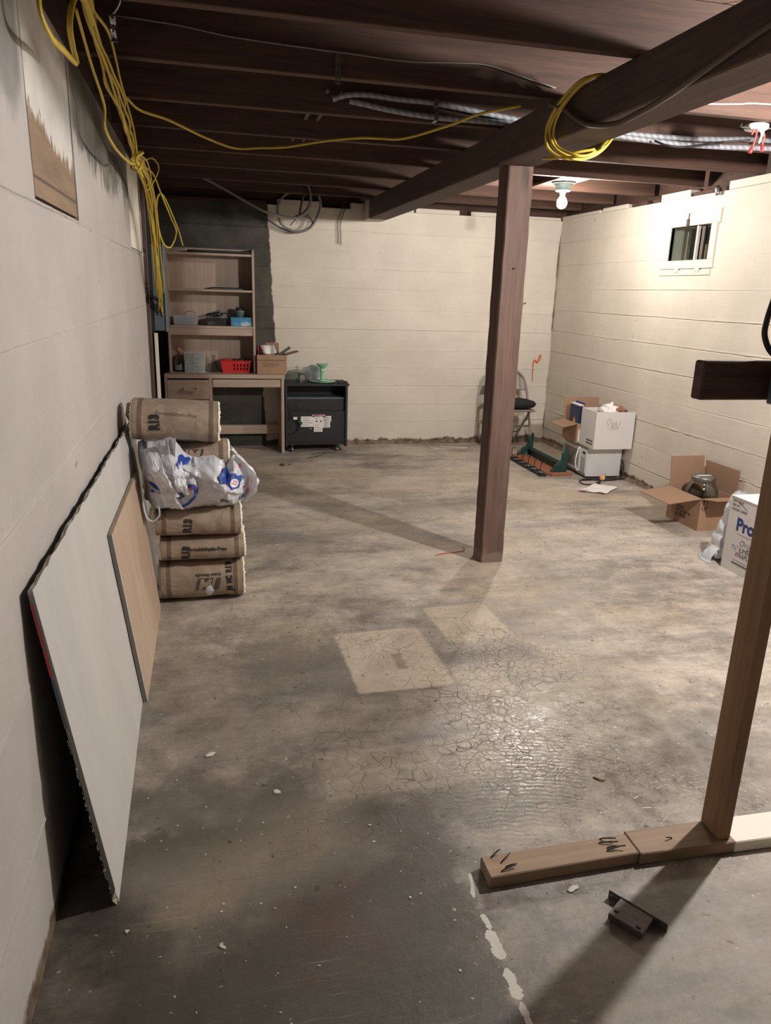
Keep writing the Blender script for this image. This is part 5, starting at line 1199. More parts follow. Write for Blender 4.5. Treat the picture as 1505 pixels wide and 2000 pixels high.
for (x, lab, dx, z1) in ((1.27, 'left thin dark wire dangling on the back wall top beside the cable loops', -0.02, 2.05), (1.30, 'right thin dark wire dangling on the back wall top beside the cable loops', -0.02, 2.04)):
    t = thing('hanging_wire', lab, 'wire', (0, 0, 0))
    tube('wire', [(x + 0.06, YB - 0.015, 2.335), (x + 0.02, YB - 0.02, 2.24), (x, YB - 0.02, 2.15), (x + 0.005, YB - 0.02, z1), (x + 0.008, YB - 0.02, z1 - 0.07)], 0.0035, M['dark_cable'], t, 6, 6)
t = thing('thin_wire', 'thin white wire stapled along a joist face to the left of the beam', 'wire', (0, 0, 0))
tube('wire', [(-0.30, 3.322, 2.503), (-0.055, 3.322, 2.492), (0.132, 3.322, 2.473), (0.426, 3.322, 2.462), (0.60, 3.322, 2.458), (0.841, 3.322, 2.452), (1.058, 3.322, 2.466), (1.192, 3.322, 2.468), (1.378, 3.322, 2.433), (1.50, 3.322, 2.41)], 0.0032, M['grey_cable'], t, 6, 6)
t = thing('thin_wire', 'thin white wire stapled along a joist face to the right of the beam', 'wire', (0, 0, 0))
tube('wire', [(1.80, 3.322, 2.404), (2.194, 3.322, 2.407), (2.40, 3.322, 2.42), (2.55, 3.322, 2.432), (3.3, 3.322, 2.45)], 0.0032, M['wire_white'], t, 6, 6)
for (x, y, z0, z1, lab, tw) in ((0.554, 3.322, 2.345, 2.458, 'perforated steel hanger strap on a joist in the upper middle', 0.0), (-0.243, 2.735, 2.262, 2.335, 'twisted steel hanger strap hanging at the upper left by the yellow cables', 1.0)):
    t = thing('hanger_strap', lab, 'strap', (x, y, z0))
    bm = bmesh.new(); h = z1 - z0; n = 12; rows = []
    for i in range(n + 1):
        a = tw * 0.9 * math.sin(i / n * PI); w_ = 0.010
        rows.append([bm.verts.new((w_ * s_ * math.cos(a), w_ * s_ * math.sin(a) + (0.008 * math.sin(i) * tw), h * i / n)) for s_ in (-1, -0.4, 0.4, 1)])
    for i in range(n):
        for j in range(3):
            if j == 1 and i % 3 == 1: continue
            bm.faces.new((rows[i][j], rows[i][j + 1], rows[i + 1][j + 1], rows[i + 1][j]))
    o = from_bm('strap', bm, M['steel'], t); md = o.modifiers.new('thick', 'SOLIDIFY'); md.thickness = 0.0015
    if tw: tube('strap_wire', [(0, 0, h), (0.02, 0.0, h + 0.03), (0.03, 0.0, h + 0.06)], 0.005, M['steel'], t, 6, 4)
# junction box with loose red wires
t = thing('ceiling_box', 'round white ceiling box with loose red wire nuts at the right edge', 'junction box', (2.60, 3.43, 2.371))
lathe('box_cover', [(0.0, 0.0), (0.050, 0.0), (0.054, -0.004), (0.054, -0.022), (0.048, -0.026), (0.0, -0.024)], M['white_paint'], t, 8)
for k, (dx, dz, m) in enumerate(((-0.02, -0.105, 'wire_red'), (0.012, -0.085, 'wire_white'), (0.03, -0.095, 'wire_red'), (-0.035, -0.05, 'wire_red'), (0.02, -0.06, 'wire_white'))):
    tube('wire', [(dx * 0.3, -0.01, -0.022), (dx * 0.9 + 0.008, -0.02, dz * 0.5), (dx, -0.02, dz)], 0.0045, M[m], t, 6, 5)
for (dx, z) in ((-0.021, -0.10), (0.031, -0.09)): lathe('wire_nut', [(0.0, 0.0), (0.006, 0.002), (0.009, -0.022), (0.010, -0.030), (0.0, -0.031)], M['red_plastic'], t, 10, TR((dx, -0.02, z), 0, 0.3 if dx < 0 else -0.2))
t = thing('black_wire', 'black wires running to the round ceiling box at the right edge', 'wire', (0, 0, 0))
tube('wire', [(3.2, 3.30, 2.36), (2.85, 3.36, 2.356), (2.66, 3.40, 2.352), (2.52, 3.42, 2.350), (2.50, 3.41, 2.362)], 0.0055, M['rubber'], t, 6, 6)
tube('wire', [(2.35, 3.90, 2.36), (2.40, 3.86, 2.335), (2.48, 3.82, 2.325), (2.60, 3.74, 2.34), (2.75, 3.66, 2.352)], 0.0055, M['rubber'], t, 6, 6)

# ------------------------------------------------------------------ folding chair with a cushion, behind the post
ch = thing('folding_chair', 'taupe metal folding chair with a black cushion behind the post at the back wall', 'chair', (3.035, 7.20, 0.0), (0, 0, -0.02))
CW = 0.225
bp = [(-CW, 0.02, 0.40), (-CW, 0.10, 0.58), (-CW + 0.02, 0.155, 0.71), (-CW + 0.075, 0.178, 0.775), (-CW + 0.15, 0.188, 0.800), (0, 0.190, 0.805), (CW - 0.15, 0.188, 0.800), (CW - 0.075, 0.178, 0.775), (CW - 0.02, 0.155, 0.71), (CW, 0.10, 0.58), (CW, 0.02, 0.40)]
tube('back_frame', bp, 0.0125, M['chair'], ch, 8, 6)
for s_ in (-1, 1):
    tube('leg', [(s_ * CW, 0.02, 0.40), (s_ * (CW - 0.002), -0.08, 0.20), (s_ * (CW - 0.004), -0.155, 0.001)], 0.0125, M['chair'], ch, 8, 3)
    l = tube('leg', [(s_ * (CW - 0.03), -0.10, 0.415), (s_ * (CW - 0.032), 0.10, 0.22), (s_ * (CW - 0.034), 0.31, 0.001)], 0.0115, M['chair'], ch, 8, 3)
    tube('leg_brace', [(s_ * (CW - 0.016), -0.03, 0.33), (s_ * (CW - 0.018), 0.06, 0.27)], 0.006, M['chair'], ch, 6, 2)
tube('stretcher', [(-CW + 0.03, 0.17, 0.15), (CW - 0.03, 0.17, 0.15)], 0.009, M['chair'], ch, 8, 2)
tube('stretcher', [(-CW, -0.05, 0.25), (CW, -0.05, 0.25)], 0.009, M['chair'], ch, 8, 2)
def backrest():
    bm = bmesh.new(); nu, nv = 36, 10; g = []
    for j in range(nv + 1):
        v = j / nv; r = []
        for i in range(nu + 1):
            u = -1 + 2 * i / nu; top = 0.795 - 0.11 * abs(u) ** 5; z = 0.60 + (top - 0.60) * v
            y = 0.105 + (z - 0.60) * 0.42 + 0.028 * (1 - u * u) + 0.004 * (math.sin(u * PI * 8) if 0.06 < v < 0.97 else 0)
            r.append(bm.verts.new((u * (CW - 0.012), y, z)))
        g.append(r)
    for j in range(nv):
        for i in range(nu): bm.faces.new((g[j][i], g[j][i + 1], g[j + 1][i + 1], g[j + 1][i]))
    return bm
o = from_bm('backrest', backrest(), M['chair'], ch, True); md = o.modifiers.new('thick', 'SOLIDIFY'); md.thickness = 0.003
box('seat', -CW + 0.014, -0.20, 0.418, CW - 0.014, 0.14, 0.440, M['chair'], ch, 0.008, 2)
cu = thing('cushion', 'black puffy seat cushion lying on the folding chair', 'cushion', (3.05, 7.17, 0.441), (0, 0, 0.06))
bm = bmesh.new(); bmesh.ops.create_uvsphere(bm, u_segments=40, v_segments=20, radius=1)
for v in bm.verts:
    c = v.co.copy(); sq = lambda q, n: math.copysign(abs(q) ** n, q)
    z = sq(c.z, 0.8); v.co = Vector((sq(c.x, 0.55) * 0.225, sq(c.y, 0.55) * 0.19, (z * 0.047 * (1 - 0.35 * max(0, 1 - (c.x ** 2 + c.y ** 2) * 1.3) * (c.z > 0)) + 0.047) + 0.006 * nz(c.x * 3, c.y * 3)))
    v.co.z = max(0.0, v.co.z)
from_bm('cushion_cover', bm, M['cushion'], cu, True)
tube('piping', [(0.226 * math.copysign(abs(math.cos(a)) ** 0.55, math.cos(a)), 0.191 * math.copysign(abs(math.sin(a)) ** 0.55, math.sin(a)), 0.047) for a in [2 * PI * i / 40 + 0.01 for i in range(40)]], 0.004, M['cushion'], cu, 6, 1, 1.0, True)

# ------------------------------------------------------------------ green coat shelf lying on the floor, with its hook rail
rk = thing('coat_shelf', 'dark green coat shelf lying upside down on the floor, orange-brown board below', 'shelf', (0, 0, 0))
box('shelf_board', 2.955, 6.03, 0.001, 3.165, 6.86, 0.022, M['orange_wood'], rk, 0.004)
slab('board_end', [(2.962, 6.03, 0.002), (3.162, 6.03, 0.002), (3.195, 6.0, 0.002), (3.19, 5.985, 0.002), (2.99, 5.985, 0.002)], (0, 0, 0.022), M['orange_wood'], rk, 0.002)
box('back_rail', 3.118, 6.07, 0.023, 3.138, 6.80, 0.105, M['green'], rk, 0.004)
box('rail_molding', 3.100, 6.07, 0.080, 3.117, 6.80, 0.098, M['green'], rk, 0.004)
def bracket(y):
    prof = [(3.005, 0.023), (3.160, 0.023), (3.160, 0.235), (3.150, 0.245), (3.140, 0.225), (3.125, 0.205), (3.105, 0.195), (3.100, 0.180), (3.112, 0.165), (3.108, 0.140), (3.095, 0.115), (3.070, 0.098), (3.045, 0.092), (3.035, 0.075), (3.028, 0.050), (3.010, 0.040)]
    b_ = slab('bracket', [(x, y, z) for x, z in prof], (0, 0.022, 0), M['green'], rk, 0.003)
    tube('bracket_scroll', [(3.04, y - 0.002, 0.055), (3.06, y - 0.002, 0.085), (3.09, y - 0.002, 0.095), (3.118, y - 0.002, 0.135), (3.120, y - 0.002, 0.17)], 0.005, M['green'], b_, 6, 4)
bracket(6.045); bracket(6.80)
tube('nail', [(3.10, 6.78, 0.17), (3.075, 6.77, 0.171)], 0.0025, M['nail'], rk, 6, 2)
hr = thing('hook_rail', 'black rail with six chrome coat hooks lying beside the green shelf', 'hook rail', (2.905, 6.385, 0.0))
box('rail', -0.034, -0.40, 0.001, 0.034, 0.395, 0.022, M['black'], hr, 0.006)
for i in range(6):
    y = -0.325 + i * 0.135
    h = tube('hook', [(0.012, y + 0.02, 0.024), (0.012, y + 0.02, 0.085), (0.014, y + 0.017, 0.102), (0.020, y + 0.006, 0.110), (0.026, y - 0.004, 0.108)], 0.0038, M['nail'], hr, 8, 5)
    bm = bmesh.new(); bmesh.ops.create_uvsphere(bm, u_segments=12, v_segments=8, radius=0.0075, matrix=Matrix.Translation((0.028, y - 0.007, 0.108))); from_bm('hook_ball', bm, M['steel'], h, True)
    tube('hook_cup', [(-0.018 + 0.028 * math.cos(a) + 0.008, y - 0.035 + 0.030 * math.sin(a), 0.034 + 0.004 * math.sin(2 * a)) for a in [PI * 0.85 + k * PI * 1.25 / 10 for k in range(11)]], 0.006, M['steel'], hr, 8, 2)
    lathe('hook_plate', [(0.0, 0.0), (0.026, 0.0), (0.026, 0.004), (0.0, 0.006)], M['black'], hr, 16, TR((-0.004, y - 0.03, 0.0225)))

# ------------------------------------------------------------------ microwave with boxes on it
mw = thing('microwave', 'white microwave oven on the floor by the right wall, under two boxes', 'microwave', (3.262, 5.872, 0.0), (0, 0, -0.035))
MD, MWd, MH = 0.325, 0.50, 0.275                                # local: X into the depth, Y along the door, Z up
box('cabinet', 0.012, 0.0, 0.016, MD, MWd, MH + 0.014, M['off_white'], mw, 0.006, 2)
box('base', 0.02, 0.01, 0.003, MD - 0.02, MWd - 0.01, 0.0158, M['black'], mw, 0.002)
box('front_bezel', -0.006, 0.0, 0.018, 0.0118, MWd, MH + 0.014, M['off_white'], mw, 0.005, 2)
box('front_strip', -0.0085, 0.004, MH - 0.016, -0.0062, MWd - 0.004, MH + 0.010, M['mw_trim'], mw, 0.001)
box('front_strip', -0.0085, 0.004, 0.020, -0.0062, MWd - 0.004, 0.042, M['mw_trim'], mw, 0.001)
dr = box('door', -0.016, 0.125, 0.044, -0.0063, MWd - 0.006, MH - 0.018, M['white_plastic'], mw, 0.003)
box('door_window', -0.0175, 0.165, 0.070, -0.0161, MWd - 0.045, MH - 0.044, M['mw_glass'], dr, 0.0)
tube('door_handle', [(-0.014, 0.140, MH - 0.014), (-0.034, 0.137, MH - 0.045), (-0.048, 0.135, 0.16), (-0.046, 0.135, 0.10), (-0.030, 0.137, 0.055), (-0.014, 0.138, 0.040)], 0.0065, M['white_plastic'], dr, 8, 6)
cp = box('control_panel', -0.012, 0.010, 0.044, -0.0063, 0.118, MH - 0.018, M['white_plastic'], mw, 0.002)
box('display', -0.0128, 0.030, MH - 0.062, -0.0121, 0.085, MH - 0.040, M['black'], cp)
for r_ in range(7):
    for c_ in range(3): box('key', -0.0130, 0.022 + c_ * 0.029, 0.056 + r_ * 0.019, -0.0121, 0.044 + c_ * 0.029, 0.068 + r_ * 0.019, M['mw_trim'], cp)
for (x, y) in ((0.04, 0.04), (0.29, 0.04), (0.04, 0.46), (0.29, 0.46)): lathe('foot', [(0.0, 0), (0.012, 0), (0.012, 0.003), (0, 0.003)], M['black'], mw, 10, TR((x, y, 0.0)))
lathe('vent_plug', [(0.0, 0.0), (0.004, 0.0), (0.003, 0.002), (0.0, 0.002)], M['black'], mw, 10, TR((0.19, 0.0, 0.03), PI / 2))
t = thing('power_cord', 'black microwave power cord looping over the floor in front of the microwave', 'cord', (0, 0, 0))
tube('cord', [(3.606, 5.95, 0.17), (3.606, 5.86, 0.14), (3.602, 5.83, 0.08), (3.570, 5.80, 0.02), (3.49, 5.775, 0.006), (3.38, 5.765, 0.006), (3.28, 5.80, 0.006), (3.19, 5.80, 0.006), (3.135, 5.74, 0.006), (3.14, 5.66, 0.006), (3.20, 5.645, 0.006), (3.265, 5.672, 0.006)], 0.0055, M['rubber'], t, 8, 8)
tube('cord', [(3.60, 5.80, 0.006), (3.50, 5.815, 0.006), (3.38, 5.82, 0.006), (3.24, 5.79, 0.017), (3.19, 5.80, 0.016)], 0.005, M['rubber'], t, 8, 8)
box('plug', -0.022, -0.012, -0.005, 0.024, 0.012, 0.013, M['rubber'], t, 0.004, 2, TR((3.282, 5.681, 0.006), 0, 0, 0.5))
t = thing('orange_ball', 'small mottled orange ball resting on the cord by the microwave', 'ball', (3.353, 5.745, 0.036))
bm = bmesh.new(); bmesh.ops.create_uvsphere(bm, u_segments=24, v_segments=14, radius=0.024); from_bm('ball', bm, M['peach'], t, True)
lathe('ball_mark', [(0.0, 0.0), (0.006, 0.0), (0.004, 0.002), (0.0, 0.0022)], M['paper'], t, 10, TR((0, -0.0238, 0.0), PI / 2))
t = thing('paper_sheet', 'crumpled white paper with pink print on the floor before the microwave', 'paper', (0, 0, 0))
def sheet(corners, nu, nv, amp, seed, mat, parent, name='sheet', z0=0.004):
    a, b, c, d = [Vector(q) for q in corners]; vs = []
    for j in range(nv + 1):
        for i in range(nu + 1):
            u, v = i / nu, j / nv; q = (a * (1 - u) + b * u) * (1 - v) + (d * (1 - u) + c * u) * v
            vs.append((q.x, q.y, q.z + z0 + amp * max(0, 0.5 + nz(u * 3 + seed, v * 3)) + amp * 0.4 * abs(nz(u * 9, v * 9, seed))))
    o = from_pd(name, vs, [(j * (nu + 1) + i, j * (nu + 1) + i + 1, (j + 1) * (nu + 1) + i + 1, (j + 1) * (nu + 1) + i) for j in range(nv) for i in range(nu)], mat, parent, True)
    md = o.modifiers.new('thick', 'SOLIDIFY'); md.thickness = 0.001; return o
sheet([(2.975, 5.455, 0), (3.16, 5.335, 0), (3.375, 5.515, 0), (3.25, 5.665, 0)], 22, 18, 0.012, 1.0, M['paper'], t)
sheet([(2.965, 5.445, 0), (3.02, 5.405, 0), (3.06, 5.445, 0), (3.01, 5.485, 0)], 10, 10, 0.006, 1.0, M['pink'], t, 'pink_corner', 0.014)
# white carton on the microwave
ZM = MH + 0.0145
wbx = thing('white_box', 'open white cardboard box marked in pen, standing on the microwave', 'box', (3.425, 5.892, ZM), (0, 0, -0.03))
hx, hy, hh = 0.182, 0.140, 0.325
carton(wbx, hx, hy, hh, M['white_card'], 0.005)
def strokes(name, S_, fn, r, mat, parent):
    bm = bmesh.new()
    for st_ in S_: atube(bm, spline([fn(*q) for q in st_], 5), r, 5, 1.0)
    return from_bm(name, bm, mat, parent, True)
wf = lambda u, v: (-0.075 + u * 1.0, -hy - 0.0008, 0.175 + v)
strokes('handwriting', [[(0.014, -0.004), (0.010, 0.03), (0.000, 0.065), (0.012, 0.088), (0.032, 0.084), (0.036, 0.064), (0.024, 0.044), (0.012, 0.042)],
                        [(0.040, -0.012), (0.044, 0.03), (0.052, 0.058), (0.060, 0.035), (0.062, -0.008)], [(0.042, 0.018), (0.050, 0.022), (0.062, 0.018)],
                        [(0.078, -0.010), (0.078, 0.03), (0.080, 0.068)], [(0.080, 0.068), (0.090, 0.03), (0.100, 0.0)], [(0.100, 0.0), (0.112, 0.035), (0.122, 0.075)]], wf, 0.0013, M['pen'], wbx)
bm = bmesh.new()
for i in range(4):
    for j in range(2): abox(bm, -hx - 0.0008, -hy + 0.035 + 0.030 * i, 0.030 + 0.026 * j, -hx - 0.0001, -hy + 0.055 + 0.030 * i, 0.046 + 0.026 * j)
from_bm('box_print', bm, M['ink'], wbx)
t = thing('crumpled_paper', 'white crumpled packing paper sticking up in the white box', 'paper', (3.43, 5.90, ZM + 0.21), (0, 0, -0.03))
lump('paper_wad', (0.015, 0.02, 0.10), (0.065, 0.07, 0.055), M['paper'], t, 1.0, 0.6, 4, 2.5); lump('paper_wad', (-0.02, -0.02, 0.075), (0.06, 0.08, 0.05), M['paper'], t, 5.0, 0.6, 4, 2.5)
t = thing('kraft_wad', 'brown crumpled packing paper at the right end of the white box', 'paper', (3.52, 5.895, ZM + 0.22), (0, 0, -0.03))
lump('kraft_wad', (0.0, 0.0, 0.085), (0.068, 0.085, 0.042), M['crepe'], t, 3.0, 0.6, 4, 2.5)
# open brown carton behind it, with its contents
cb = thing('cardboard_box', 'open brown cardboard box behind the white box on the microwave', 'box', (3.400, 6.19, ZM), (0, 0, -0.03))
cx_, cy_, chh = 0.175, 0.148, 0.175
carton(cb, cx_, cy_, chh, M['card'])
flap(cb, (-cx_, cy_, chh), (-cx_, -cy_, chh), (-1, 0.0, -0.22), 0.14, M['card_in'], 0.004)
flap(cb, (cx_, cy_, chh), (-cx_, cy_, chh), (0, 0.12, 1), 0.20, M['card_in'], 0.004)
box('paper_label', -cx_ + 0.016, -cy_ - 0.0012, 0.012, -0.075, -cy_ - 0.0002, 0.125, M['paper'], cb)
bm = bmesh.new()
for i in range(9): abox(bm, -cx_ + 0.045 + 0.012 * random.uniform(-0.6, 2.2), -cy_ - 0.0020, 0.050 + 0.006 * i, -cx_ + 0.066 + 0.012 * random.uniform(0, 1.2), -cy_ - 0.0013, 0.057 + 0.006 * i)
from_bm('label_print', bm, M['ink'], cb)
t = thing('boxed_game', 'dark navy boxed set sticking up at the left in the brown carton', 'box', (3.252, 6.14, ZM + 0.04), (0, 0.0, -0.03))
box('box_body', -0.02, -0.075, 0.0, 0.02, 0.105, 0.300, M['navy'], t, 0.002); box('box_lid_edge', -0.021, -0.076, 0.292, 0.021, 0.106, 0.303, M['white_plastic'], t, 0.001)
patch('cover_print', [(-0.03, 0.10), (0.015, 0.10), (0.02, 0.15), (0.0, 0.19), (-0.02, 0.16)], lambda u, v: (-0.0207, u, v), M['peach'], t)
t = thing('white_folder', 'white and blue folders standing behind the navy box in the carton', 'folder', (3.277, 6.15, ZM + 0.03), (0, 0.0, -0.03))
box('folder_leaf', 0.0, -0.07, 0.0, 0.010, 0.10, 0.305, M['paper'], t, 0.001); box('folder_leaf', 0.014, -0.06, 0.0, 0.022, 0.11, 0.325, M['blue_ink'], t, 0.001)
t = thing('orange_lid_tub', 'brown tub with an orange lid standing in the brown carton', 'tub', (3.390, 6.11, ZM + 0.006), (0, 0, -0.03))
box('tub_body', -0.075, -0.035, 0.0, 0.075, 0.06, 0.265, M['crepe'], t, 0.004); box('tub_lid', -0.08, -0.04, 0.265, 0.08, 0.065, 0.300, M['orange'], t, 0.005)
box('tub_label', -0.070, -0.0362, 0.17, 0.06, -0.0352, 0.235, M['paper'], t)
bm = bmesh.new()
for i in range(5):
    for j in range(6): abox(bm, -0.062 + 0.019 * j, -0.0372, 0.178 + 0.011 * i, -0.046 + 0.019 * j, -0.0363, 0.184 + 0.011 * i)
from_bm('label_print', bm, M['grey_ink'], t)
t = thing('orange_tube', 'orange plastic piece leaning low in the left side of the brown carton', 'tube', (3.245, 6.065, ZM + 0.006))
bm = bmesh.new(); alathe(bm, [(0.0, 0.0), (0.016, 0.0), (0.018, 0.01), (0.018, 0.14), (0.012, 0.155), (0.0, 0.156)], 20); from_bm('tube_body', bm, M['orange'], t, True)
lathe('tube_cap', [(0.0, 0.156), (0.009, 0.156), (0.009, 0.17), (0.0, 0.171)], M['rust'], t, 14)

# ------------------------------------------------------------------ cardboard box with a big jar, and the carton beside it
jb = thing('cardboard_box', 'open brown cardboard box on the floor by the right wall, holding a jar', 'box', (3.452, 4.522, 0.0005), (0, 0, 0.02))
jx, jy, jh = 0.142, 0.182, 0.235
carton(jb, jx, jy, jh, M['card'])
flap(jb, (-jx, jy, jh), (-jx, -jy, jh), (-1, 0.04, -0.12), 0.25, M['card_in'], 0.004)
flap(jb, (jx, jy, jh), (-jx, jy, jh), (0, 0.14, 1), 0.22, M['card_in'], 0.004)
flap(jb, (jx, -jy, jh), (jx, jy, jh), (-0.03, 0, 1), 0.19, M['card_in'], 0.004)
flap(jb, (-jx, -jy, jh), (jx, -jy, jh), (0.05, -1, 0.16), 0.15, M['card_in'], 0.004)
ff = lambda u, v: (-jx - 0.0006, 0.12 - u, 0.09 + v)
for i, s_ in enumerate(('GLASS JAR', 'WITH LID JUST FOR', 'KITCHEN USE')): text('lettering', s_, 0.030, (lambda k: lambda u, v: (-jx - 0.0006, 0.075 - u, 0.120 - 0.030 * k + v))(i), M['ink'], jb, 0.001, 0, 'LEFT', 0, 0.62)
text('lettering', 'UP', 0.042, lambda u, v: (-jx + 0.014 + u, -jy - 0.0006, 0.160 + v), M['ink'], jb, 0.0005)
for k in range(2): patch('arrow_print', [(0.006, 0), (0.012, 0), (0.012, 0.022), (0.018, 0.022), (0.009, 0.038), (0.0, 0.022), (0.006, 0.022)], (lambda k: lambda u, v: (-jx + 0.018 + 0.024 * k + u, -jy - 0.0006, 0.186 + v))(k), M['ink'], jb)
t = thing('glass_jar', 'big round glass jar with a silver lid standing in the open box', 'jar', (3.432, 4.505, 0.0065))
lathe('jar_glass', [(0.0, 0.0), (0.098, 0.0), (0.110, 0.014), (0.116, 0.06), (0.118, 0.20), (0.112, 0.255), (0.096, 0.290), (0.080, 0.305), (0.078, 0.335), (0.075, 0.335), (0.076, 0.305), (0.092, 0.288), (0.108, 0.254), (0.114, 0.20), (0.112, 0.06), (0.105, 0.016), (0.0, 0.008)], M['glass'], t, 44, None, False)
lathe('jar_lid', [(0.0, 0.352), (0.070, 0.352), (0.080, 0.349), (0.083, 0.344), (0.083, 0.322), (0.080, 0.318), (0.0, 0.336)], M['steel'], t, 40, None, False)
box('lid_clasp', -0.055, -0.012, 0.3525, 0.055, 0.012, 0.3535, M['white_plastic'], t, 0.0)
pb = thing('white_carton', 'tall white carton with navy lettering on the floor behind the stud', 'box', (0, 0, 0))
P0, P1 = Vector((3.022, 3.686, 0.0005)), Vector((3.022, 3.20, 0.0005)); PH = 0.452; PX = 0.34
M_ = Matrix.Translation((P0.x, P0.y, 0.0005)) @ Matrix.Rotation(0.0, 4, 'Z')
boxes('box_body', [(P0.x, P1.y, 0.0005, P0.x + 0.005, P0.y, PH), (P0.x + 0.005, P0.y - 0.005, 0.0005, P0.x + PX, P0.y, PH), (P0.x + 0.005, P1.y, 0.0005, P0.x + PX, P1.y + 0.005, PH), (P0.x + PX - 0.005, P1.y + 0.005, 0.0005, P0.x + PX, P0.y - 0.005, PH), (P0.x + 0.005, P1.y + 0.005, 0.0005, P0.x + PX - 0.005, P0.y - 0.005, 0.006)], M['white_card'], pb)
flap(pb, (P0.x + PX, P1.y, PH), (P0.x + PX, P0.y, PH), (-0.4, 0.0, 1), 0.13, M['white_card'], 0.004)
flap(pb, (P0.x, P0.y, PH), (P0.x + PX, P0.y, PH), (0, -0.9, -0.35), 0.16, M['white_card'], 0.004)
flap(pb, (P0.x, P1.y, PH), (P0.x, P0.y, PH), (0.15, 0.0, -1), 0.10, M['white_card'], 0.003)
pf = lambda u0, v0: (lambda u, v: (P0.x - 0.0007, P0.y - u0 - u, v0 + v))
text('lettering', 'Pro Line', 0.105, pf(0.078, 0.292), M['blue_ink'], pb, 0.004)
text('lettering', 'Original', 0.052, pf(0.125, 0.192), M['grey_ink'], pb, -0.0005, 0, 'LEFT', 0.3)
text('lettering', '7\u00bc" JUMBO', 0.042, pf(0.068, 0.150), M['ink'], pb, 0.0, 0, 'LEFT', 0, 0.8)
text('lettering', 'WRAPS', 0.042, pf(0.105, 0.116), M['ink'], pb, 0.0, 0, 'LEFT', 0, 0.8)
for i, s_ in enumerate(('QTY.  100 FT', 'NET WT.', 'FLAVOR: CLASSIC')): text('lettering', s_, 0.020, pf(0.018, 0.424 - 0.024 * i), M['ink'], pb, 0.0003, 0, 'LEFT', 0, 0.85)
boxes('box_print', [(P0.x - 0.0008, P0.y - 0.26, 0.239, P0.x - 0.0002, P0.y - 0.095, 0.2405), (P0.x - 0.0008, P0.y - 0.26, 0.079, P0.x - 0.0002, P0.y - 0.098, 0.081), (P0.x - 0.0008, P0.y - 0.26, 0.055, P0.x - 0.0002, P0.y - 0.088, 0.066)], M['pen'], pb)
bgp = thing('plastic_bag', 'limp white plastic bag draped down the back corner of the white carton', 'plastic bag', (0, 0, 0))
vs = []; nu, nv = 30, 44
for j in range(nv + 1):
    v = j / nv; z = 0.455 * (1 - v) ** 1.05 + 0.004
    wd = 0.05 + 0.10 * v + (0.10 * max(0, v - 0.8) / 0.2); y0 = 3.700 + 0.02 * v
    for i in range(nu + 1):
        u = i / nu; a = PI * u
        r = 0.03 + 0.05 * v ** 0.6 + (0.030 * (max(0, v - 0.78) / 0.22) ** 2)
        x = 3.09 + 0.05 * (1 - v) - 0.02 - r * 0.95 * math.cos(a * 0.9 - 0.25) * 0.9; y = y0 + r * 1.5 * math.sin(a)
        n_ = 0.034 * ridge(x * 16 + v * 3, z * 12, 2.0) * (0.3 + v) + 0.010 * ridge(u * 9, z * 30, 7.0)
        vs.append((x - n_ * 0.6, max(3.693, y + n_ * 0.4), max(0.003, z + 0.010 * nz(u * 6, v * 6))))
from_pd('bag_film', vs, [(j * (nu + 1) + i, j * (nu + 1) + i + 1, (j + 1) * (nu + 1) + i + 1, (j + 1) * (nu + 1) + i) for j in range(nv) for i in range(nu)], M['bag'], bgp, True)
lump('bag_bulge', (3.135, 3.80, 0.062), (0.105, 0.088, 0.060), M['bag'], bgp, 2.0, 0.25, 4, 2.2)

# ------------------------------------------------------------------ partition remains at the right: sole plate, stud, block, black cable
pl = thing('sole_plate', 'wooden sole plate lying on the floor at the lower right with bent nails', 'sole plate', (0, 0, 0))
def plank(name, x0, x1, y0, y1, ya0, ya1, m):      # near edge runs y0 -> y1, far edge ya0 -> ya1
    q = [(x0, y0), (x1, y1), (x1, ya1), (x0, ya0)]
    return slab(name, [(x, y, 0.001) for x, y in q], (0, 0, 0.038), m, pl, 0.003)
plank('plate_board', 0.697, 1.150, 1.526, 1.532, 1.606, 1.612, M['plate'])
plank('plate_board', 1.152, 1.452, 1.526, 1.516, 1.622, 1.618, M['plate'])
plank('plate_board', 1.4535, 2.70, 1.515, 1.48, 1.618, 1.60, M['white_paint'])
for (x, y, dx, dy, dz) in ((0.725, 1.595, 0.030, 0.012, 0.012), (0.745, 1.570, 0.034, 0.020, 0.010), (0.735, 1.540, 0.042, 0.006, 0.008), (0.752, 1.552, 0.030, -0.004, 0.010),
                           (1.065, 1.602, 0.038, -0.018, 0.012), (1.055, 1.588, 0.050, -0.014, 0.008), (1.068, 1.565, 0.048, -0.014, 0.012), (1.062, 1.555, 0.045, 0.0, 0.010), (1.275, 1.565, -0.020, -0.003, 0.008)):
    tube('nail', [(x, y, 0.036), (x, y, 0.041), (x + dx * 0.3, y + dy * 0.3, 0.042 + dz * 0.4), (x + dx, y + dy, 0.041 + dz)], 0.0021, M['nail'], pl, 6, 3)
sd = thing('wall_stud', 'yellowed pine stud standing on the sole plate at the right edge', 'stud', (0, 0, 0))
def stud_mesh():
    bm = bmesh.new(); abox(bm, 1.4085, 1.530, 0.0395, 1.4460, 1.6185, 2.370, None, 0.003); return bm
from_bm('stud_timber', stud_mesh(), M['stud'], sd)
tube('nail', [(1.4085, 1.56, 1.235), (1.37, 1.545, 1.236)], 0.003, M['nail'], sd, 6, 2)
tube('nail', [(1.411, 1.58, 0.62), (1.409, 1.58, 0.62)], 0.004, M['nail'], sd, 6, 2)
bk = thing('wood_block', 'dark brown wooden block jutting out to the left of the stud at head height', 'block', (0, 0, 0))
box('block_timber', 1.098, 1.498, 1.333, 1.4078, 1.536, 1.4215, M['block'], bk, 0.004)
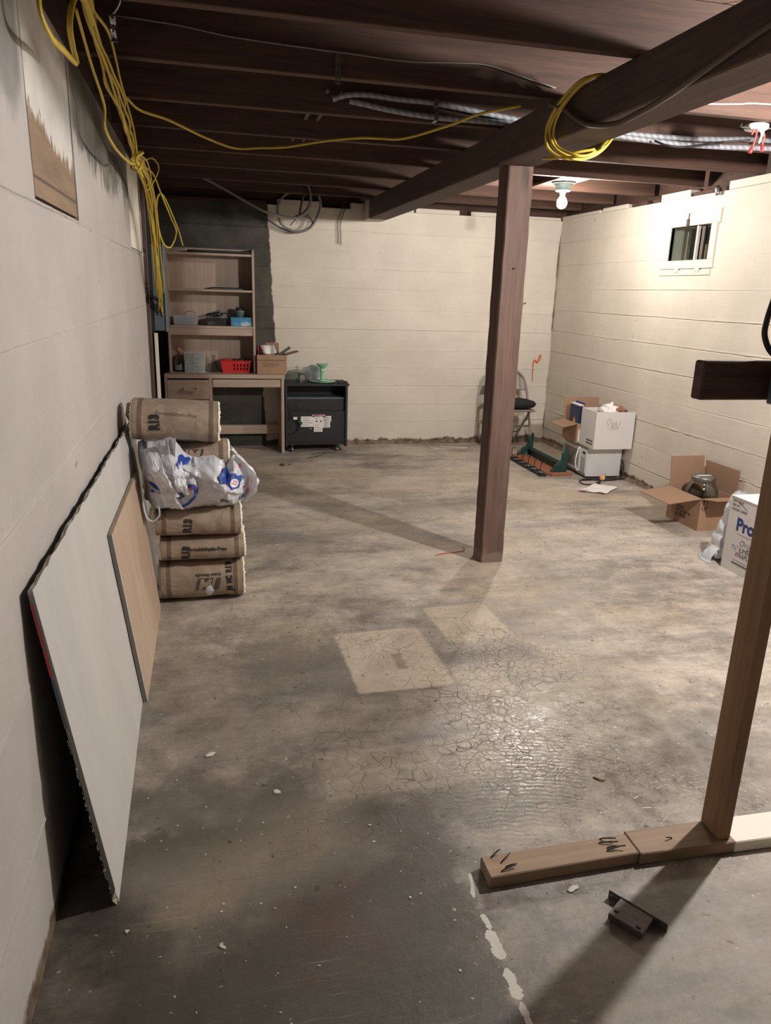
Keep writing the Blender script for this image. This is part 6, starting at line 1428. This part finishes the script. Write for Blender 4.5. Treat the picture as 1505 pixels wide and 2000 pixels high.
jbx = thing('outlet_box', 'dark steel outlet box at the right edge, on the wooden block', 'outlet box', (0, 0, 0))
box('box_body', 1.275, 1.430, 1.325, 1.345, 1.4975, 1.418, M['panel'], jbx, 0.003); box('box_cover', 1.272, 1.426, 1.322, 1.348, 1.4296, 1.421, M['steel'], jbx, 0.001)
bc = thing('black_cable', 'thick black cable looping down to the outlet box at the right edge', 'cable', (0, 0, 0))
tube('cable', [(1.27, 1.49, 2.0), (1.265, 1.49, 1.80), (1.262, 1.49, 1.70), (1.256, 1.49, 1.62), (1.243, 1.49, 1.56), (1.235, 1.49, 1.515), (1.236, 1.49, 1.48), (1.252, 1.48, 1.445), (1.29, 1.47, 1.4215)], 0.0065, M['rubber'], bc, 10, 8)
tube('cable', [(1.285, 1.50, 2.0), (1.275, 1.50, 1.80), (1.268, 1.50, 1.68), (1.272, 1.50, 1.60), (1.282, 1.50, 1.54), (1.300, 1.49, 1.46), (1.305, 1.47, 1.4215)], 0.0065, M['rubber'], bc, 10, 8)

# ------------------------------------------------------------------ old lock case and bits on the floor
ang = math.atan2(1.302 - 1.426, 1.072 - 0.989)
lk = thing('mortise_lock', 'old rusty mortise lock case lying on the floor before the sole plate', 'lock', (1.022, 1.352, 0.0005), (0, 0, ang))
# local X along the face plate, -Y away from it
box('face_plate', -0.080, 0.028, 0.0, 0.082, 0.0315, 0.026, M['rust'], lk, 0.001)
box('lock_case', -0.046, -0.042, 0.002, 0.046, 0.0278, 0.021, M['rust'], lk, 0.002)
box('case_lid', -0.0455, -0.0415, 0.0212, 0.0455, 0.0275, 0.0232, M['rust'], lk, 0.001)
for (x, y) in ((-0.034, -0.020), (0.030, -0.028)): lathe('lock_screw', [(0.0, 0.0), (0.006, 0.0), (0.0065, 0.002), (0.002, 0.0028), (0.0, 0.0015)], M['nail'], lk, 14, TR((x, y, 0.0233)))
box('latch_bolt', -0.030, 0.0318, 0.006, -0.012, 0.040, 0.020, M['nail'], lk, 0.002)
lathe('plate_screw', [(0.0, 0.0), (0.005, 0.0), (0.004, 0.002), (0.0, 0.002)], M['steel'], lk, 12, TR((-0.070, 0.0278, 0.014), PI / 2))
t = thing('red_wire', 'short red wire scrap on the floor at the foot of the post', 'wire', (0, 0, 0))
tube('wire', [(1.326, 4.113, 0.004), (1.345, 4.125, 0.004), (1.401, 4.139, 0.004), (1.471, 4.148, 0.005), (1.535, 4.175, 0.004), (1.550, 4.235, 0.004)], 0.0028, M['wire_red'], t, 6, 6)
def scrap(name, label, cat, x, y, s, m, seed, flat=0.12, group=None):
    bm = bmesh.new(); bmesh.ops.create_icosphere(bm, subdivisions=2, radius=1)
    for v in bm.verts:
        d = 1 + 0.6 * nz(v.co.x * 1.6 + seed, v.co.y * 1.6, seed); v.co = Vector((v.co.x * d * s[0], v.co.y * d * s[1], (v.co.z * 0.5 + 0.5) * flat * min(s) * (1 + 0.5 * nz(v.co.x * 3, v.co.y * 3, seed)) + 0.0003))
    o = from_bm(name, bm, m, None, True); o.location = (x, y, 0.0); o.rotation_euler = (0, 0, seed * 1.7)
    return tag(o, label, cat, group)
scrap('dry_leaf', 'dry brown leaf on the floor in front of the desk', 'leaf', 0.640, 6.66, (0.045, 0.022), M['leaf'], 1.0, 0.5)
scrap('dry_leaf', 'small yellowish leaf lying beside the brown leaf before the desk', 'leaf', 0.715, 6.67, (0.025, 0.018), M['ply'], 2.3, 0.6)
scrap('paint_flake', 'pale curled paint flake just before the sole plate', 'paint flake', 0.925, 1.482, (0.020, 0.008), M['chalk'], 0.2, 0.5)
scrap('paint_flake', 'larger white paint flake on the floor left of center', 'paint flake', 0.168, 2.042, (0.013, 0.010), M['chalk'], 1.4, 0.3)
scrap('paint_flake', 'white paint flake on the dark floor in front of the wallboard', 'paint flake', -0.038, 2.284, (0.022, 0.011), M['chalk'], 2.2, 0.3)
scrap('paint_flake', 'small white paint flake near the lower left wallboard corner', 'paint flake', -0.245, 1.575, (0.007, 0.005), M['chalk'], 3.4, 0.4)
scrap('paint_flake', 'white paint flake alone at the bottom of the floor', 'paint flake', -0.015, 1.482, (0.006, 0.010), M['chalk'], 4.1, 0.4)
scrap('wood_sliver', 'small brown wood sliver on the glossy floor before the stud', 'sliver', 1.233, 1.906, (0.022, 0.006), M['leaf'], 3.3, 0.7)
t = thing('twig', 'long brown twig on the floor before the black cabinet', 'twig', (0, 0, 0))
tube('stick', [(0.90, 6.915, 0.005), (1.0, 6.97, 0.006), (1.05, 7.04, 0.005), (1.10, 7.10, 0.006)], 0.005, M['twig'], t, 6, 4)
t = thing('twig', 'short brown twig nearest the black cabinet casters', 'twig', (0, 0, 0))
tube('stick', [(0.97, 7.10, 0.004), (1.06, 7.14, 0.005), (1.20, 7.145, 0.004)], 0.004, M['twig'], t, 6, 4)
for (lab, P_) in (('white wire scrap on the floor left of the post near the back wall', [(2.36, 7.38, 0.004), (2.42, 7.33, 0.004), (2.50, 7.30, 0.004), (2.60, 7.26, 0.004), (2.63, 7.28, 0.004)]),
                  ('shorter white plastic scrap on the floor by the back wall', [(2.22, 7.33, 0.004), (2.26, 7.27, 0.004), (2.31, 7.25, 0.004)])):
    t = thing('wire_scrap', lab, 'wire', (0, 0, 0)); tube('wire', P_, 0.005, M['wire_white'], t, 6, 5, 1.6)
# countless crumbs of paint, plaster and grit
bm = bmesh.new(); rnd = random.Random(99)
def crumb(x, y, r):
    bmesh.ops.create_icosphere(bm, subdivisions=1, radius=r, matrix=Matrix.Translation((x, y, r * 0.25)) @ Matrix.Rotation(rnd.uniform(0, 3), 4, 'Z') @ Matrix.Diagonal((1, rnd.uniform(0.4, 0.9), 0.35, 1)))
for i in range(36): crumb(rnd.uniform(-0.22, 0.6), rnd.uniform(1.15, 2.3), rnd.uniform(0.002, 0.0055))
for i in range(380):
    if i < 120: crumb(rnd.uniform(-0.25, 1.4), rnd.uniform(1.25, 3.2), rnd.uniform(0.0015, 0.0035))
    elif i < 200: crumb(rnd.uniform(0.1, 0.65), rnd.uniform(3.2, 6.5), rnd.uniform(0.002, 0.006))
    elif i < 300: crumb(rnd.uniform(0.6, 3.4), rnd.uniform(3.5, 7.4), rnd.uniform(0.002, 0.006))
    else: crumb(rnd.uniform(0.75, 1.45), 1.515 - abs(rnd.gauss(0, 0.02)), rnd.uniform(0.001, 0.003))
o = from_bm('floor_grit', bm, M['chalk'], None); tag(o, 'scattered white crumbs of paint and plaster over the concrete floor', 'grit', None, 'stuff')
